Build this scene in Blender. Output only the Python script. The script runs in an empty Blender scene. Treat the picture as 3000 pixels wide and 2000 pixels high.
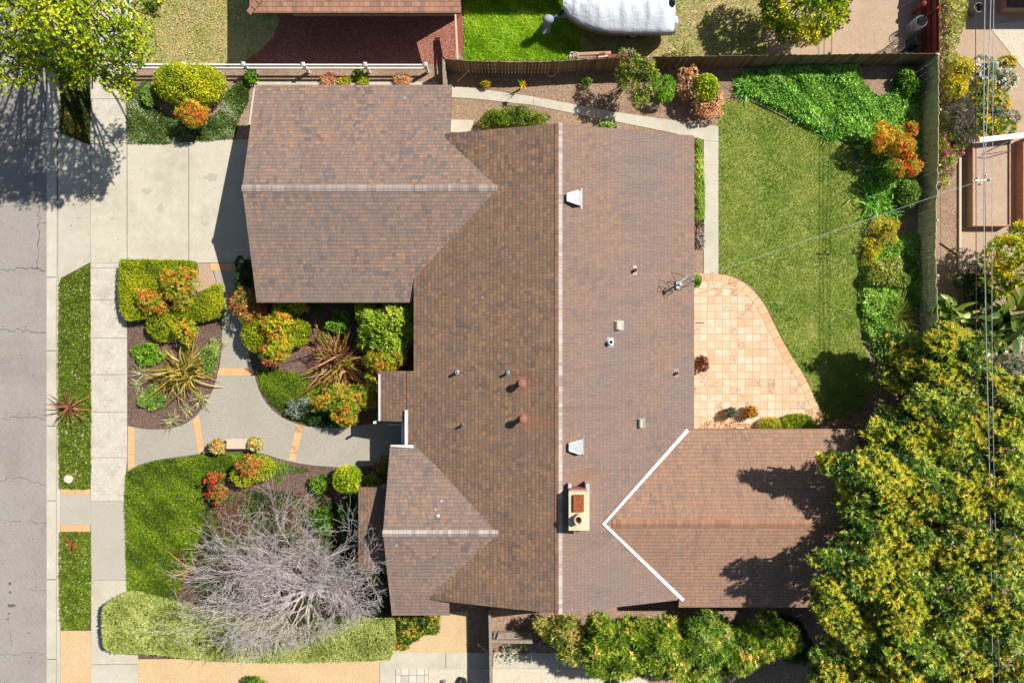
import bpy, math, random
import numpy as np
from mathutils import Vector, geometry
rad = math.radians
S = bpy.context.scene
COL = S.collection
# ------------------------------------------------------------------ camera, sky, sun, exposure
H, F = 31.0, 2000.0                       # camera height in metres, focal length in photo pixels
cam = bpy.data.objects.new("camera", bpy.data.cameras.new("camera")); COL.objects.link(cam)
cam.location = (0, 0, H); cam.data.sensor_width = 36; cam.data.lens = 24; cam.data.clip_end = 800
S.camera = cam
SUNV = Vector((0.775, 0.45, 1.0)).normalized()      # towards the sun
world = bpy.data.worlds.new("World"); S.world = world; world.use_nodes = True
wn = world.node_tree.nodes; bg = wn["Background"]
sky = wn.new("ShaderNodeTexSky"); sky.sky_type = 'NISHITA'; sky.sun_disc = False
sky.sun_elevation = math.asin(SUNV.z); sky.sun_rotation = math.atan2(SUNV.x, SUNV.y)
world.node_tree.links.new(sky.outputs[0], bg.inputs[0]); bg.inputs[1].default_value = 0.06
sl = bpy.data.lights.new("sun", 'SUN'); sl.energy = 5.0; sl.angle = rad(0.53); sl.color = (1.0, 0.955, 0.885)
so = bpy.data.objects.new("sun", sl); COL.objects.link(so); so.rotation_euler = SUNV.to_track_quat('Z', 'Y').to_euler()
so.location = (10, 6, 30)
S.view_settings.view_transform = 'Standard'; S.view_settings.look = 'None'
S.view_settings.exposure = 0.5; S.view_settings.gamma = 1.0; S.view_settings.use_curve_mapping = False

# ------------------------------------------------------------------ colour + material helpers
KAL = 0.70
def s2l(v):
    v = v/255.0
    return v/12.92 if v <= 0.04045 else ((v+0.055)/1.055)**2.4
def c(r, g, b, k=KAL): return (s2l(r)*k, s2l(g)*k, s2l(b)*k, 1.0)

class NT:
    def __init__(s, name):
        s.mat = bpy.data.materials.new(name); s.mat.use_nodes = True
        s.t = s.mat.node_tree; s.b = s.t.nodes["Principled BSDF"]; s.out = s.t.nodes["Material Output"]
        s.b.inputs["Specular IOR Level"].default_value = 0.25
    def set(s, sock, v):
        if isinstance(v, bpy.types.NodeSocket): s.t.links.new(v, sock)
        else: sock.default_value = v
    def n(s, t, ins=None, **pr):
        nd = s.t.nodes.new("ShaderNode"+t)
        for k, v in pr.items(): setattr(nd, k, v)
        for k, v in (ins or {}).items(): s.set(nd.inputs[k], v)
        return nd
    def math(s, op, a, b=0.0, cc=0.0, clamp=False):
        nd = s.n("Math", {0: a, 1: b}, operation=op, use_clamp=clamp)
        if op in ('MULTIPLY_ADD', 'COMPARE', 'SMOOTH_MIN'): s.set(nd.inputs[2], cc)
        return nd.outputs[0]
    def mix(s, f, a, b, blend='MIX'):
        nd = s.n("Mix", data_type='RGBA', blend_type=blend)
        s.set(nd.inputs[0], f); s.set(nd.inputs[6], a); s.set(nd.inputs[7], b)
        return nd.outputs[2]
    def ramp(s, f, stops, interp='LINEAR'):
        nd = s.n("ValToRGB"); nd.color_ramp.interpolation = interp
        cr = nd.color_ramp
        while len(cr.elements) < len(stops): cr.elements.new(0.5)
        for e, (p, col) in zip(cr.elements, stops):
            e.position = p; e.color = col if len(col) == 4 else (*col, 1)
        s.set(nd.inputs[0], f); return nd.outputs[0]
    def rampf(s, f, lo, hi):
        nd = s.n("MapRange", {0: f, 1: lo, 2: hi, 3: 0.0, 4: 1.0}); nd.clamp = True
        return nd.outputs[0]
    def pos(s): return s.n("NewGeometry").outputs["Position"]
    def uv(s): return s.n("UVMap").outputs[0]
    def noise(s, vec, scale, detail=3.0, rough=0.55, out=0):
        return s.n("TexNoise", {"Vector": vec, "Scale": scale, "Detail": detail, "Roughness": rough}).outputs[out]
    def voro(s, vec, scale, out="Color"):
        return s.n("TexVoronoi", {"Vector": vec, "Scale": scale}).outputs[out]
    def sep(s, v):
        o = s.n("SeparateXYZ", {0: v}).outputs; return o[0], o[1], o[2]
    def comb(s, x, y, z=0.0): return s.n("CombineXYZ", {0: x, 1: y, 2: z}).outputs[0]
    def white(s, v): return s.n("TexWhiteNoise", {"Vector": v}, noise_dimensions='3D').outputs["Value"]
    def bump(s, h, strength=0.3, dist=0.02):
        s.set(s.b.inputs["Normal"], s.n("Bump", {"Strength": strength, "Distance": dist, "Height": h}).outputs[0])
    def base(s, col, rough=0.9):
        s.set(s.b.inputs["Base Color"], col); s.set(s.b.inputs["Roughness"], rough)
        return s.mat

def plain(name, col, rough=0.6, metal=0.0, var=0.12, scale=6.0, spec=0.25, bump=0.0):
    m = NT(name); p = m.pos()
    f = m.noise(p, scale, 5.0, 0.65)
    dark = tuple(x*(1-var*2) for x in col[:3])+(1,); lite = tuple(min(1, x*(1+var)) for x in col[:3])+(1,)
    m.b.inputs["Metallic"].default_value = metal; m.b.inputs["Specular IOR Level"].default_value = spec
    if bump: m.bump(m.noise(p, scale*5, 3.0), bump, 0.01)
    return m.base(m.ramp(f, [(0.3, dark), (0.5, col), (0.7, lite)]), rough)

def ground(name, cols, fine=14.0, voro=None, big=None, big2=None, bump=0.4, rough=0.92, speck=None, bdist=0.02):
    m = NT(name); p = m.pos()
    n1 = m.noise(p, fine, 5.0, 0.7)
    k = len(cols)
    col = m.ramp(n1, [(0.28+0.44*i/(max(1, k-1)), cc) for i, cc in enumerate(cols)])
    hgt = n1
    if voro:
        vs, amount, vcols = voro
        vc = m.sep(m.voro(p, vs))[0]
        col = m.mix(amount, col, m.ramp(vc, [(i/len(vcols), cc) for i, cc in enumerate(vcols)], 'CONSTANT'))
        hgt = m.math('ADD', vc, n1)
    for bb in (big, big2):
        if bb:
            bs, bc, lo, hi, am = bb
            f = m.math('MULTIPLY', m.rampf(m.noise(p, bs, 3.0, 0.6), lo, hi), am)
            col = m.mix(f, col, bc)
    if speck:
        ss, thr, sc = speck
        w = m.sep(m.voro(p, ss))
        f = m.math('GREATER_THAN', w[1], thr)
        col = m.mix(f, col, sc)
    if bump: m.bump(hgt, bump, bdist)
    return m.base(col, rough)

# shingles: UV in metres, u along the course, v down the slope
def shingle(name, cols, row=0.158, tab=0.34, grey=None, line=0.5, bump=0.8, seed=0.0, stains=()):
    m = NT(name); u, v, _ = m.sep(m.uv())
    vr = m.math('DIVIDE', v, row); r = m.math('FLOOR', vr); fv = m.math('FRACT', vr)
    off = m.math('MULTIPLY', m.white(m.comb(r, 3.7+seed, 1.0)), 5.0)
    uu = m.math('ADD', m.math('DIVIDE', u, tab), off)
    # uneven tab widths: add a wobble that depends on the integer position
    cu = m.math('FLOOR', uu); fu = m.math('FRACT', uu)
    cut = m.math('MULTIPLY_ADD', m.white(m.comb(cu, r, 9.0)), 0.5, 0.25)
    side = m.math('GREATER_THAN', fu, cut)
    idv = m.math('MULTIPLY_ADD', side, 0.5, cu)
    rnd = m.white(m.comb(idv, r, 2.0+seed))
    p = m.comb(u, v, seed)
    bn = m.noise(p, 0.55, 3.0, 0.6)
    rr = m.math('ADD', m.math('MULTIPLY', rnd, 0.72), m.math('MULTIPLY', m.math('SUBTRACT', bn, 0.5), 1.1))
    rr = m.math('ADD', rr, 0.14)
    k = len(cols)
    col = m.ramp(rr, [(i/(k-1.0), cc) for i, cc in enumerate(cols)])
    # granules
    gr = m.noise(p, 55.0, 4.0, 0.8)
    col = m.mix(0.45, col, m.mix(m.rampf(gr, 0.3, 0.7), (0.25, 0.25, 0.25, 1), (0.85, 0.85, 0.85, 1)), 'OVERLAY')
    col = m.mix(1.0, col, (1.16, 1.14, 1.08, 1), 'MULTIPLY')
    if grey:
        gcol, lo, hi, am = grey
        col = m.mix(m.math('MULTIPLY', m.rampf(m.noise(m.comb(m.math('MULTIPLY', u, 0.5), v, seed+4), 0.4, 4.0, 0.6), lo, hi), am), col, gcol)
    # streaky dirt down the slope
    st = m.noise(m.comb(m.math('MULTIPLY', u, 2.2), m.math('MULTIPLY', v, 0.35), seed+7.0), 1.3, 4.0, 0.65)
    col = m.mix(m.math('MULTIPLY', m.rampf(st, 0.5, 0.75), 0.3), col, c(95, 84, 80))
    for (sx, sy, rx_, ry_) in stains:
        d = m.math('SQRT', m.math('ADD', m.math('POWER', m.math('DIVIDE', m.math('SUBTRACT', u, sx), rx_), 2.0), m.math('POWER', m.math('DIVIDE', m.math('SUBTRACT', v, sy), ry_), 2.0)))
        f_ = m.math('MULTIPLY', m.rampf(m.math('ADD', d, m.math('MULTIPLY', m.noise(p, 3.0, 4.0), 0.8)), 1.5, 0.5), 0.4)
        col = m.mix(f_, col, c(176,112,76))
    # shadow lines under the butts painted into the colour, plus dark joints
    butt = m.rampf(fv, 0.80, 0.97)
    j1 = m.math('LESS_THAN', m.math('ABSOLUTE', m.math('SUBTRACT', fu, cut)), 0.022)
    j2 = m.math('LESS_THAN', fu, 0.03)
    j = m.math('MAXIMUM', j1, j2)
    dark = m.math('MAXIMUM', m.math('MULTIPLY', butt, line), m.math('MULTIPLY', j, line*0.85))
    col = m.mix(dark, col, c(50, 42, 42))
    # height: each course steps up towards its butt
    h = m.math('SUBTRACT', fv, m.math('MULTIPLY', j, 0.5))
    h = m.math('ADD', h, m.math('MULTIPLY', rnd, 0.35))
    h = m.math('ADD', h, m.math('MULTIPLY', gr, 0.25))
    m.bump(h, bump, 0.016)
    m.b.inputs["Specular IOR Level"].default_value = 0.3
    return m.base(col, 0.85)

def tiles(name, cols, grout, uvmode, size=0.341, gw=0.045, dirt=0.5):
    m = NT(name)
    src = m.uv() if uvmode else m.pos()
    x, y, _ = m.sep(src)
    if not uvmode:
        x = m.math('DIVIDE', x, size); y = m.math('DIVIDE', y, size)
    ix, iy = m.math('FLOOR', x), m.math('FLOOR', y)
    fx, fy = m.math('FRACT', x), m.math('FRACT', y)
    rnd = m.white(m.comb(ix, iy, 1.3))
    bn = m.noise(m.pos(), 0.55, 3.0)
    rr = m.math('ADD', m.math('MULTIPLY', rnd, 0.8), m.math('MULTIPLY', m.math('SUBTRACT', bn, 0.45), 0.9))
    k = len(cols); col = m.ramp(rr, [(i/(k-1.0), cc) for i, cc in enumerate(cols)])
    nz = m.noise(m.pos(), 9.0, 5.0, 0.7)
    col = m.mix(m.math('MULTIPLY', m.rampf(nz, 0.45, 0.75), dirt), col, c(205, 160, 112))
    r2 = m.white(m.comb(ix, iy, 8.8))
    old = m.math('MULTIPLY', m.math('GREATER_THAN', r2, 0.9), m.rampf(m.noise(m.pos(), 14.0, 4.0), 0.42, 0.6))
    col = m.mix(m.math('MULTIPLY', old, 0.6), col, c(140, 110, 84))
    ex = m.math('MINIMUM', fx, m.math('SUBTRACT', 1.0, fx)); ey = m.math('MINIMUM', fy, m.math('SUBTRACT', 1.0, fy))
    g = m.math('LESS_THAN', m.math('MINIMUM', ex, ey), gw)
    col = m.mix(g, col, grout)
    m.bump(m.math('SUBTRACT', m.math('MULTIPLY', nz, 0.3), g), 0.5, 0.008)
    return m.base(col, 0.75)

def leafmat(name, rough=0.5, trans=0.28, spec=0.35):
    m = NT(name)
    a = m.mix(1.0, m.n("Attribute", attribute_name="Col").outputs["Color"], (1.3, 1.3, 1.25, 1), 'MULTIPLY')
    m.base(a, rough); m.b.inputs["Specular IOR Level"].default_value = spec
    tr = m.n("BsdfTranslucent", {"Color": m.mix(1.0, a, (1.0, 1.0, 0.45, 1), 'MULTIPLY')})
    mx = m.n("MixShader", {0: trans, 1: m.b.outputs[0], 2: tr.outputs[0]})
    m.t.links.new(mx.outputs[0], m.out.inputs[0])
    return m.mat

MAT = {}
G = MAT
G['asphalt'] = ground("asphalt", [c(146,140,132), c(174,167,157), c(188,181,171)], 34.0, big=(0.5, c(140,134,128), 0.45, 0.75, 0.45), big2=(1.7, c(186,180,170), 0.5, 0.8, 0.3), speck=(60.0, 0.93, c(112,108,104)), bump=0.35)
G['concrete'] = ground("concrete_pale", [c(200,191,168), c(215,207,187), c(225,218,200)], 24.0, big=(0.55, c(188,180,158), 0.42, 0.75, 0.7), big2=(2.4, c(230,223,208), 0.48, 0.75, 0.5), speck=(60.0, 0.975, c(180,170,150)), bump=0.15)
G['concrete_walk'] = ground("concrete_weathered", [c(188,180,160), c(216,208,190), c(230,223,208)], 14.0, big=(1.6, c(184,176,156), 0.45, 0.7, 0.6), big2=(4.0, c(232,226,212), 0.5, 0.7, 0.5), bump=0.15)
G['concrete_grey'] = ground("concrete_grey", [c(176,170,154), c(196,190,174), c(206,200,186)], 26.0, big=(1.0, c(180,172,156), 0.45, 0.75, 0.4), bump=0.15)
G['aggregate'] = ground("exposed_aggregate", [c(162,154,138), c(188,181,165), c(204,198,184)], 45.0, voro=(42.0, 0.4, [c(150,140,124), c(182,176,160), c(206,200,186), c(190,184,170)]), big=(0.8, c(170,164,148), 0.4, 0.7, 0.4), bump=0.4)
G['joint'] = plain("joint_filler", c(140,124,98), 0.9)
G['jointshade'] = plain("joint_and_shade", c(92,88,82), 0.9)
G['crack'] = plain("crack", c(84,80,76), 0.95)
G['drvstain'] = plain("driveway_stain", c(198,190,170), 0.9, var=0.05, scale=20)
G['oil'] = plain("oil_stain", c(112,106,100), 0.8, var=0.2, scale=14)
G['dirt'] = ground("garden_soil", [c(146,118,96), c(180,150,124), c(202,174,148)], 11.0, voro=(30.0, 0.45, [c(124,96,76), c(180,150,124), c(216,190,166), c(156,126,102)]), big=(0.6, c(136,108,88), 0.45, 0.7, 0.5), bump=0.8)
G['tandirt'] = ground("packed_dirt", [c(184,154,128), c(206,178,152), c(218,192,166)], 12.0, voro=(34.0, 0.2, [c(160,130,104), c(206,180,154), c(222,198,172)]), big=(0.9, c(190,160,134), 0.45, 0.7, 0.5), big2=(3.0, c(168,138,112), 0.55, 0.75, 0.4), bump=0.4)
G['mulch'] = ground("bark_mulch", [c(84,62,54), c(122,96,84), c(150,124,110)], 20.0, voro=(34.0, 0.55, [c(76,56,48), c(112,86,74), c(140,114,102), c(176,150,136), c(96,72,62)]), big=(0.7, c(150,122,102), 0.5, 0.75, 0.35), bump=0.9)
G['redmulch'] = ground("red_mulch", [c(132,76,64), c(172,112,96), c(200,146,126)], 20.0, voro=(34.0, 0.6, [c(120,64,54), c(176,108,92), c(214,164,146), c(152,88,74)]), big=(0.7, c(126,86,66), 0.5, 0.75, 0.4), bump=0.8)
G['gravel'] = ground("tan_gravel", [c(206,172,124), c(232,200,152), c(242,214,170)], 30.0, voro=(40.0, 0.35, [c(196,160,112), c(236,206,158), c(246,222,182)]), big=(0.8, c(214,178,128), 0.45, 0.75, 0.5), bump=0.5)
G['palegravel'] = ground("pale_gravel", [c(206,186,156), c(230,214,188), c(242,230,208)], 30.0, voro=(34.0, 0.5, [c(196,176,146), c(238,222,198), c(248,238,220)]), bump=0.5)
G['lawnbase'] = ground("lawn_turf", [c(124,140,50), c(160,172,76), c(196,196,116)], 9.0, big=(0.8, c(116,150,48), 0.42, 0.62, 0.7), big2=(2.6, c(204,198,128), 0.5, 0.7, 0.6), bump=0.6)
G['drygrass'] = ground("dry_turf", [c(150,140,84), c(188,174,118), c(210,192,140)], 12.0, big=(0.7, c(140,156,66), 0.42, 0.62, 0.8), big2=(2.2, c(206,184,140), 0.5, 0.7, 0.6), speck=(22.0, 0.86, c(228,206,146)), bump=0.6)
G['wetgrass'] = ground("lush_turf", [c(104,150,24), c(136,184,36), c(164,204,56)], 10.0, big=(1.0, c(150,170,60), 0.42, 0.62, 0.5), bump=0.6)
G['covbase'] = ground("planting_soil", [c(70,80,30), c(96,104,44), c(110,104,62)], 18.0, bump=0.8)

G['shL'] = shingle("brown_shingles", [c(101,88,80), c(119,98,83), c(140,110,88), c(123,102,87), c(152,119,92), c(130,107,92), c(106,94,86)], grey=(c(126,106,96), 0.45, 0.7, 0.4), seed=1.0, line=0.55, stains=[(-1.75, -0.55, 0.55, 0.6), (-3.1, -0.7, 0.5, 0.6), (-3.2, -1.3, 0.35, 0.5)])  # butt shadow lines painted stronger on these left slopes
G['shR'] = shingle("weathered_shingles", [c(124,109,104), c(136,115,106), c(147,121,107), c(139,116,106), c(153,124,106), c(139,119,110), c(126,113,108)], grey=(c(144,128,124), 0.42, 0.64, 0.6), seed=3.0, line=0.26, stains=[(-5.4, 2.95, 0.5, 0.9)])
G['shG'] = shingle("garage_shingles", [c(110,100,99), c(129,113,108), c(150,124,110), c(134,116,108), c(164,131,110), c(131,117,111), c(110,101,99)], grey=(c(140,126,122), 0.44, 0.66, 0.45), seed=5.0, line=0.38)
G['shW'] = shingle("tan_shingles", [c(136,113,104), c(152,122,106), c(164,129,108), c(157,125,107), c(169,133,110), c(151,124,107), c(135,115,107)], tab=0.36, seed=8.0, line=0.36)
G['shN'] = shingle("neighbour_shingles", [c(134,104,92), c(166,124,104), c(178,134,110), c(170,126,106), c(184,140,116), c(156,120,104), c(140,112,102)], row=0.2, tab=0.42, seed=12.0, line=0.5)
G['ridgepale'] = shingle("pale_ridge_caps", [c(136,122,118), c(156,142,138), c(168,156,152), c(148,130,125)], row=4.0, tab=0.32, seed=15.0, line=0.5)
G['ridgewhite'] = shingle("sunlit_ridge_caps", [c(150,138,132), c(176,166,162), c(192,185,181), c(162,148,141)], row=4.0, tab=0.32, seed=15.0, line=0.5)  # lighter copy of the pale caps, sunlight put into the colour
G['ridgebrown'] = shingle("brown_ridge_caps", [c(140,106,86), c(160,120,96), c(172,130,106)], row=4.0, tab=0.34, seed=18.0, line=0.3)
G['fascia'] = plain("fascia_paint", c(112,72,58), 0.6)
G['wall'] = plain("stucco", c(206,190,160), 0.9, var=0.06, bump=0.3)
G['nwall'] = plain("siding_red", c(150,86,72), 0.8, var=0.08)
G['white'] = plain("white_paint", (0.74,0.74,0.72,1), 0.45, var=0.08, scale=3)
G['gutter'] = plain("white_gutter", (0.62,0.62,0.60,1), 0.4, var=0.05)
G['galv'] = plain("galvanised_metal", c(208,212,214), 0.5, 0.15, var=0.16, scale=9)
G['flash'] = plain("flashing_metal", c(150,146,142), 0.5, 0.4, var=0.2)
G['rust'] = plain("rusty_metal", c(168,92,56), 0.85, var=0.35, scale=16)
G['rustpipe'] = plain("rusty_pipe", c(170,118,98), 0.8, var=0.2, scale=12)
G['cream'] = plain("cream_stucco", c(226,216,180), 0.9, var=0.10, scale=4, bump=0.3)
G['dark'] = plain("dark_void", c(34,30,28), 0.9)
G['glass'] = plain("window_glass", c(60,72,84), 0.08, spec=0.6, var=0.05)
G['door'] = plain("door_paint", c(140,96,70), 0.5)
G['fence'] = NT("weathered_wood"); _m = G['fence']; _p = _m.pos()
_x, _y, _z = _m.sep(_p)
_b = _m.white(_m.comb(_m.math('FLOOR', _m.math('MULTIPLY', _m.math('ADD', _x, _y), 7.0)), 0.0, 0.0))
_g = _m.noise(_m.comb(_m.math('MULTIPLY', _x, 30.0), _m.math('MULTIPLY', _y, 30.0), _m.math('MULTIPLY', _z, 2.0)), 1.0, 4.0)
G['fence'] = _m.base(_m.mix(_m.math('MULTIPLY', _g, 0.8), _m.mix(_b, c(126,102,78), c(172,150,120)), c(100,82,62)), 0.9)
G['mossfence'] = plain("mossy_wood", c(214,210,168), 0.9, var=0.25, scale=5)
G['greywood'] = plain("grey_wood", c(166,150,132), 0.9, var=0.2, scale=8)
G['redwood'] = plain("redwood_stain", c(160,80,64), 0.8, var=0.2, scale=6)
G['bedwood'] = plain("raised_bed_wood", c(206,160,126), 0.8, var=0.15, scale=6)
G['bark'] = plain("bark", c(120,104,86), 0.95, var=0.25, scale=12, bump=0.6)
G['twig'] = plain("pale_bark", c(206,196,191), 0.85, var=0.14, scale=9)
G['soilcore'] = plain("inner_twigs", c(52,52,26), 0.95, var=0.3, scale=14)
G['leaf'] = leafmat("leaf")
G['leafgloss'] = leafmat("leaf_glossy", 0.36, 0.3, 0.42)
G['petal'] = leafmat("petal", 0.7, 0.25, 0.15)
_t = NT("silver_tarp"); _tp = _t.pos(); _tx, _ty, _tz = _t.sep(_tp)
_w1 = _t.noise(_t.comb(_t.math('MULTIPLY', _tx, 1.3), _t.math('MULTIPLY', _ty, 0.8), _t.math('MULTIPLY', _tz, 6.0)), 3.0, 6.0, 0.7)
_w2 = _t.noise(_t.comb(_t.math('MULTIPLY', _tx, 4.0), _ty, _tz), 2.2, 4.0, 0.6)
_t.bump(_t.math('ADD', _w1, _w2), 0.5, 0.05)
G['tarp'] = _t.base(_t.mix(_t.rampf(_w1, 0.35, 0.65), c(222,230,238), c(244,248,252)), 0.42)
G['hull'] = plain("hull_grey", c(176,160,158), 0.5, var=0.08)
G['greycloth'] = plain("grey_cloth", c(170,176,190), 0.7, var=0.1)
G['blue'] = plain("blue_metal", c(40,80,150), 0.5)
G['navy'] = plain("navy_paint", c(28,34,62), 0.4)
G['terracotta'] = plain("terracotta_pot", c(206,140,92), 0.8, var=0.12)
G['stone'] = plain("pale_stone", c(224,204,176), 0.9, var=0.08, scale=12, bump=0.3)
G['rock'] = plain("white_rock", c(240,226,204), 0.9, var=0.08, bump=0.4)
G['cable'] = plain("cable_black", c(60,56,60), 0.6)
G['cablelite'] = plain("cable_aluminium", c(196,200,204), 0.45, 0.2)
G['wirered'] = plain("wire_mesh_steel", c(150,146,138), 0.6, 0.3)
G['plastic'] = plain("black_plastic", c(40,44,52), 0.4)
G['patio'] = tiles("saltillo_tiles", [c(230,186,146), c(240,204,166), c(248,218,188), c(236,196,158), c(250,226,200), c(222,176,136)], c(204,172,138), False)
G['border'] = tiles("saltillo_border", [c(240,186,136), c(248,208,166), c(238,180,130), c(250,214,176)], c(196,156,118), True)
G['band'] = tiles("terracotta_band", [c(236,178,122), c(246,196,142), c(240,186,134), c(248,204,154)], c(200,160,116), True, gw=0.035, dirt=0.35)
G['flag'] = tiles("flagstone_tiles", [c(222,212,196), c(236,228,212), c(214,204,184), c(240,232,220)], c(170,156,132), False, size=0.36, dirt=0.15)

# ------------------------------------------------------------------ object helpers
ORG = {}
def P(px, py, z=0.0): return Vector(((px-1500)*(H-z)/F, (1000-py)*(H-z)/F, z))
def PX(px, z=0.0): return (px-1500)*(H-z)/F
def PY(py, z=0.0): return (1000-py)*(H-z)/F
M_ = 64.5   # photo pixels per metre at the ground

def tag(o, label=None, cat=None, group=None, kind=None):
    if label: o['label'] = label
    if cat: o['category'] = cat
    if group: o['group'] = group
    if kind: o['kind'] = kind
    return o
def thing(name, label, cat, loc, group=None):
    o = bpy.data.objects.new(name, None); COL.objects.link(o); o.location = loc
    o.empty_display_size = 0.2
    ORG[o.name] = Vector(loc)
    return tag(o, label, cat, group)

def link(name, me, mat, parent, org):
    if mat is not None:
        for mm in (mat if isinstance(mat, (list, tuple)) else [mat]):
            me.materials.append(MAT[mm] if isinstance(mm, str) else mm)
    o = bpy.data.objects.new(name, me); COL.objects.link(o)
    if parent is not None: o.parent = parent
    else: o.location = org
    ORG[o.name] = org
    return o

def mesh_np(name, V, Fa, mat, parent=None, cols=None, smooth=False, uvs=None, midx=None, org=None):
    V = np.asarray(V, dtype=np.float64).reshape(-1, 3)
    if parent is not None: org = ORG[parent.name]
    elif org is None: org = Vector((float(V[:, 0].mean()), float(V[:, 1].mean()), float(V[:, 2].min())))
    Vl = V - np.array(org)
    me = bpy.data.meshes.new(name)
    if isinstance(Fa, np.ndarray):
        Fa = Fa.astype(np.int32); m, k = Fa.shape
        me.vertices.add(len(Vl)); me.vertices.foreach_set('co', Vl.astype(np.float32).ravel())
        me.loops.add(m*k); me.loops.foreach_set('vertex_index', Fa.ravel())
        me.polygons.add(m); me.polygons.foreach_set('loop_start', (np.arange(m)*k).astype(np.int32))
        me.update(calc_edges=True)
    else:
        me.from_pydata([tuple(v) for v in Vl], [], [tuple(f) for f in Fa]); me.update()
    if cols is not None:
        a = me.attributes.new("Col", 'FLOAT_COLOR', 'FACE')
        cc = np.ones((len(me.polygons), 4), dtype=np.float32); cc[:, :3] = np.asarray(cols)[:, :3]
        a.data.foreach_set('color', cc.ravel())
    if uvs is not None:
        ul = me.uv_layers.new(name="UVMap")
        li = np.zeros(len(me.loops), dtype=np.int32); me.loops.foreach_get('vertex_index', li)
        ul.data.foreach_set('uv', np.asarray(uvs, dtype=np.float32)[li].ravel())
    if midx is not None: me.polygons.foreach_set('material_index', np.asarray(midx, dtype=np.int32))
    if smooth: me.polygons.foreach_set('use_smooth', np.ones(len(me.polygons), dtype=bool))
    return link(name, me, mat, parent, org)

class MB:
    """collects simple shapes (world coordinates) for ONE mesh"""
    def __init__(s): s.v = []; s.f = []; s.uv = []
    def add(s, vs, fs, uv=None):
        b = len(s.v); s.v += [tuple(q) for q in vs]; s.f += [tuple(b+i for i in ff) for ff in fs]
        s.uv += (uv if uv else [(0, 0)]*len(vs)); return s
    def box(s, x0, x1, y0, y1, z0, z1):
        vs = [(x0,y0,z0),(x1,y0,z0),(x1,y1,z0),(x0,y1,z0),(x0,y0,z1),(x1,y0,z1),(x1,y1,z1),(x0,y1,z1)]
        return s.add(vs, [(3,2,1,0),(4,5,6,7),(0,1,5,4),(1,2,6,5),(2,3,7,6),(3,0,4,7)])
    def bar(s, a, b, w, h, up=(0,0,1)):
        a, b = Vector(a), Vector(b); d = (b-a).normalized(); up = Vector(up)
        sd = d.cross(up)
        if sd.length < 1e-4: sd = Vector((1,0,0))
        sd.normalize(); u2 = sd.cross(d)
        vs = []
        for q in (a, b):
            for i, j in ((-1,-1),(1,-1),(1,1),(-1,1)): vs.append(q+sd*(i*w/2)+u2*(j*h/2))
        return s.add(vs, [(3,2,1,0),(4,5,6,7),(0,1,5,4),(1,2,6,5),(2,3,7,6),(3,0,4,7)])
    def tube(s, pts, r, n=6, cap=True):
        pts = [Vector(q) for q in pts]; rs = r if isinstance(r, (list, tuple)) else [r]*len(pts)
        b = len(s.v); prev = None
        for i, q in enumerate(pts):
            d = (pts[min(i+1, len(pts)-1)]-pts[max(i-1, 0)])
            d = d.normalized() if d.length > 1e-6 else Vector((0,0,1))
            u = (prev - d*prev.dot(d)) if prev is not None else d.orthogonal()
            if u.length < 1e-5: u = d.orthogonal()
            u.normalize(); prev = u; w = d.cross(u)
            for k in range(n):
                a = 2*math.pi*k/n; s.v.append(tuple(q+(u*math.cos(a)+w*math.sin(a))*rs[i])); s.uv.append((0,0))
        for i in range(len(pts)-1):
            for k in range(n):
                a0 = b+i*n+k; a1 = b+i*n+(k+1) % n; s.f.append((a0, a1, a1+n, a0+n))
        if cap:
            s.f.append(tuple(b+k for k in range(n))[::-1]); s.f.append(tuple(b+(len(pts)-1)*n+k for k in range(n)))
        return s
    def lathe(s, ctr, prof, n=20, sx=1.0, sy=1.0):
        b = len(s.v); cx, cy, cz = ctr
        for r, z in prof:
            for k in range(n):
                a = 2*math.pi*k/n; s.v.append((cx+r*sx*math.cos(a), cy+r*sy*math.sin(a), cz+z)); s.uv.append((0,0))
        for i in range(len(prof)-1):
            for k in range(n):
                a0 = b+i*n+k; a1 = b+i*n+(k+1) % n; s.f.append((a0, a1, a1+n, a0+n))
        s.f.append(tuple(b+k for k in range(n))[::-1]); s.f.append(tuple(b+(len(prof)-1)*n+k for k in range(n)))
        return s
    def torus(s, ctr, R, r, n=24, m=6, axis=(0,0,1)):
        ax = Vector(axis).normalized(); u = ax.orthogonal().normalized(); w = ax.cross(u); b = len(s.v)
        for i in range(n):
            a = 2*math.pi*i/n; d = u*math.cos(a)+w*math.sin(a)
            for j in range(m):
                t = 2*math.pi*j/m; q = Vector(ctr)+d*(R+r*math.cos(t))+ax*(r*math.sin(t)); s.v.append(tuple(q)); s.uv.append((0,0))
        for i in range(n):
            for j in range(m):
                i2 = (i+1) % n; j2 = (j+1) % m; s.f.append((b+i*m+j, b+i2*m+j, b+i2*m+j2, b+i*m+j2))
        return s
    def prism(s, pts, z0, z1, zf=None):
        """pts: list of (x, y); top z can come from zf(x, y)"""
        n = len(pts); tri = geometry.tessellate_polygon([[Vector((x, y, 0)) for x, y in pts]])
        area = sum(pts[i][0]*pts[(i+1) % n][1]-pts[(i+1) % n][0]*pts[i][1] for i in range(n))
        b = len(s.v)
        top = [(x, y, (zf(x, y) if zf else z1)) for x, y in pts]
        bot = [(x, y, (zf(x, y)-(z1-z0) if zf else z0)) for x, y in pts]
        s.v += top+bot; s.uv += [(0,0)]*(2*n)
        for t in tri:
            p0, p1, p2 = (Vector(top[i][:2]) for i in t)
            cr = (p1-p0).cross(p2-p0)
            t2 = tuple(t) if cr > 0 else tuple(t)[::-1]
            s.f.append(tuple(b+i for i in t2)); s.f.append(tuple(b+n+i for i in t2[::-1]))
        for i in range(n):
            j = (i+1) % n
            q = (b+i, b+n+i, b+n+j, b+j)
            s.f.append(q if area > 0 else q[::-1])
        return s
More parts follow.
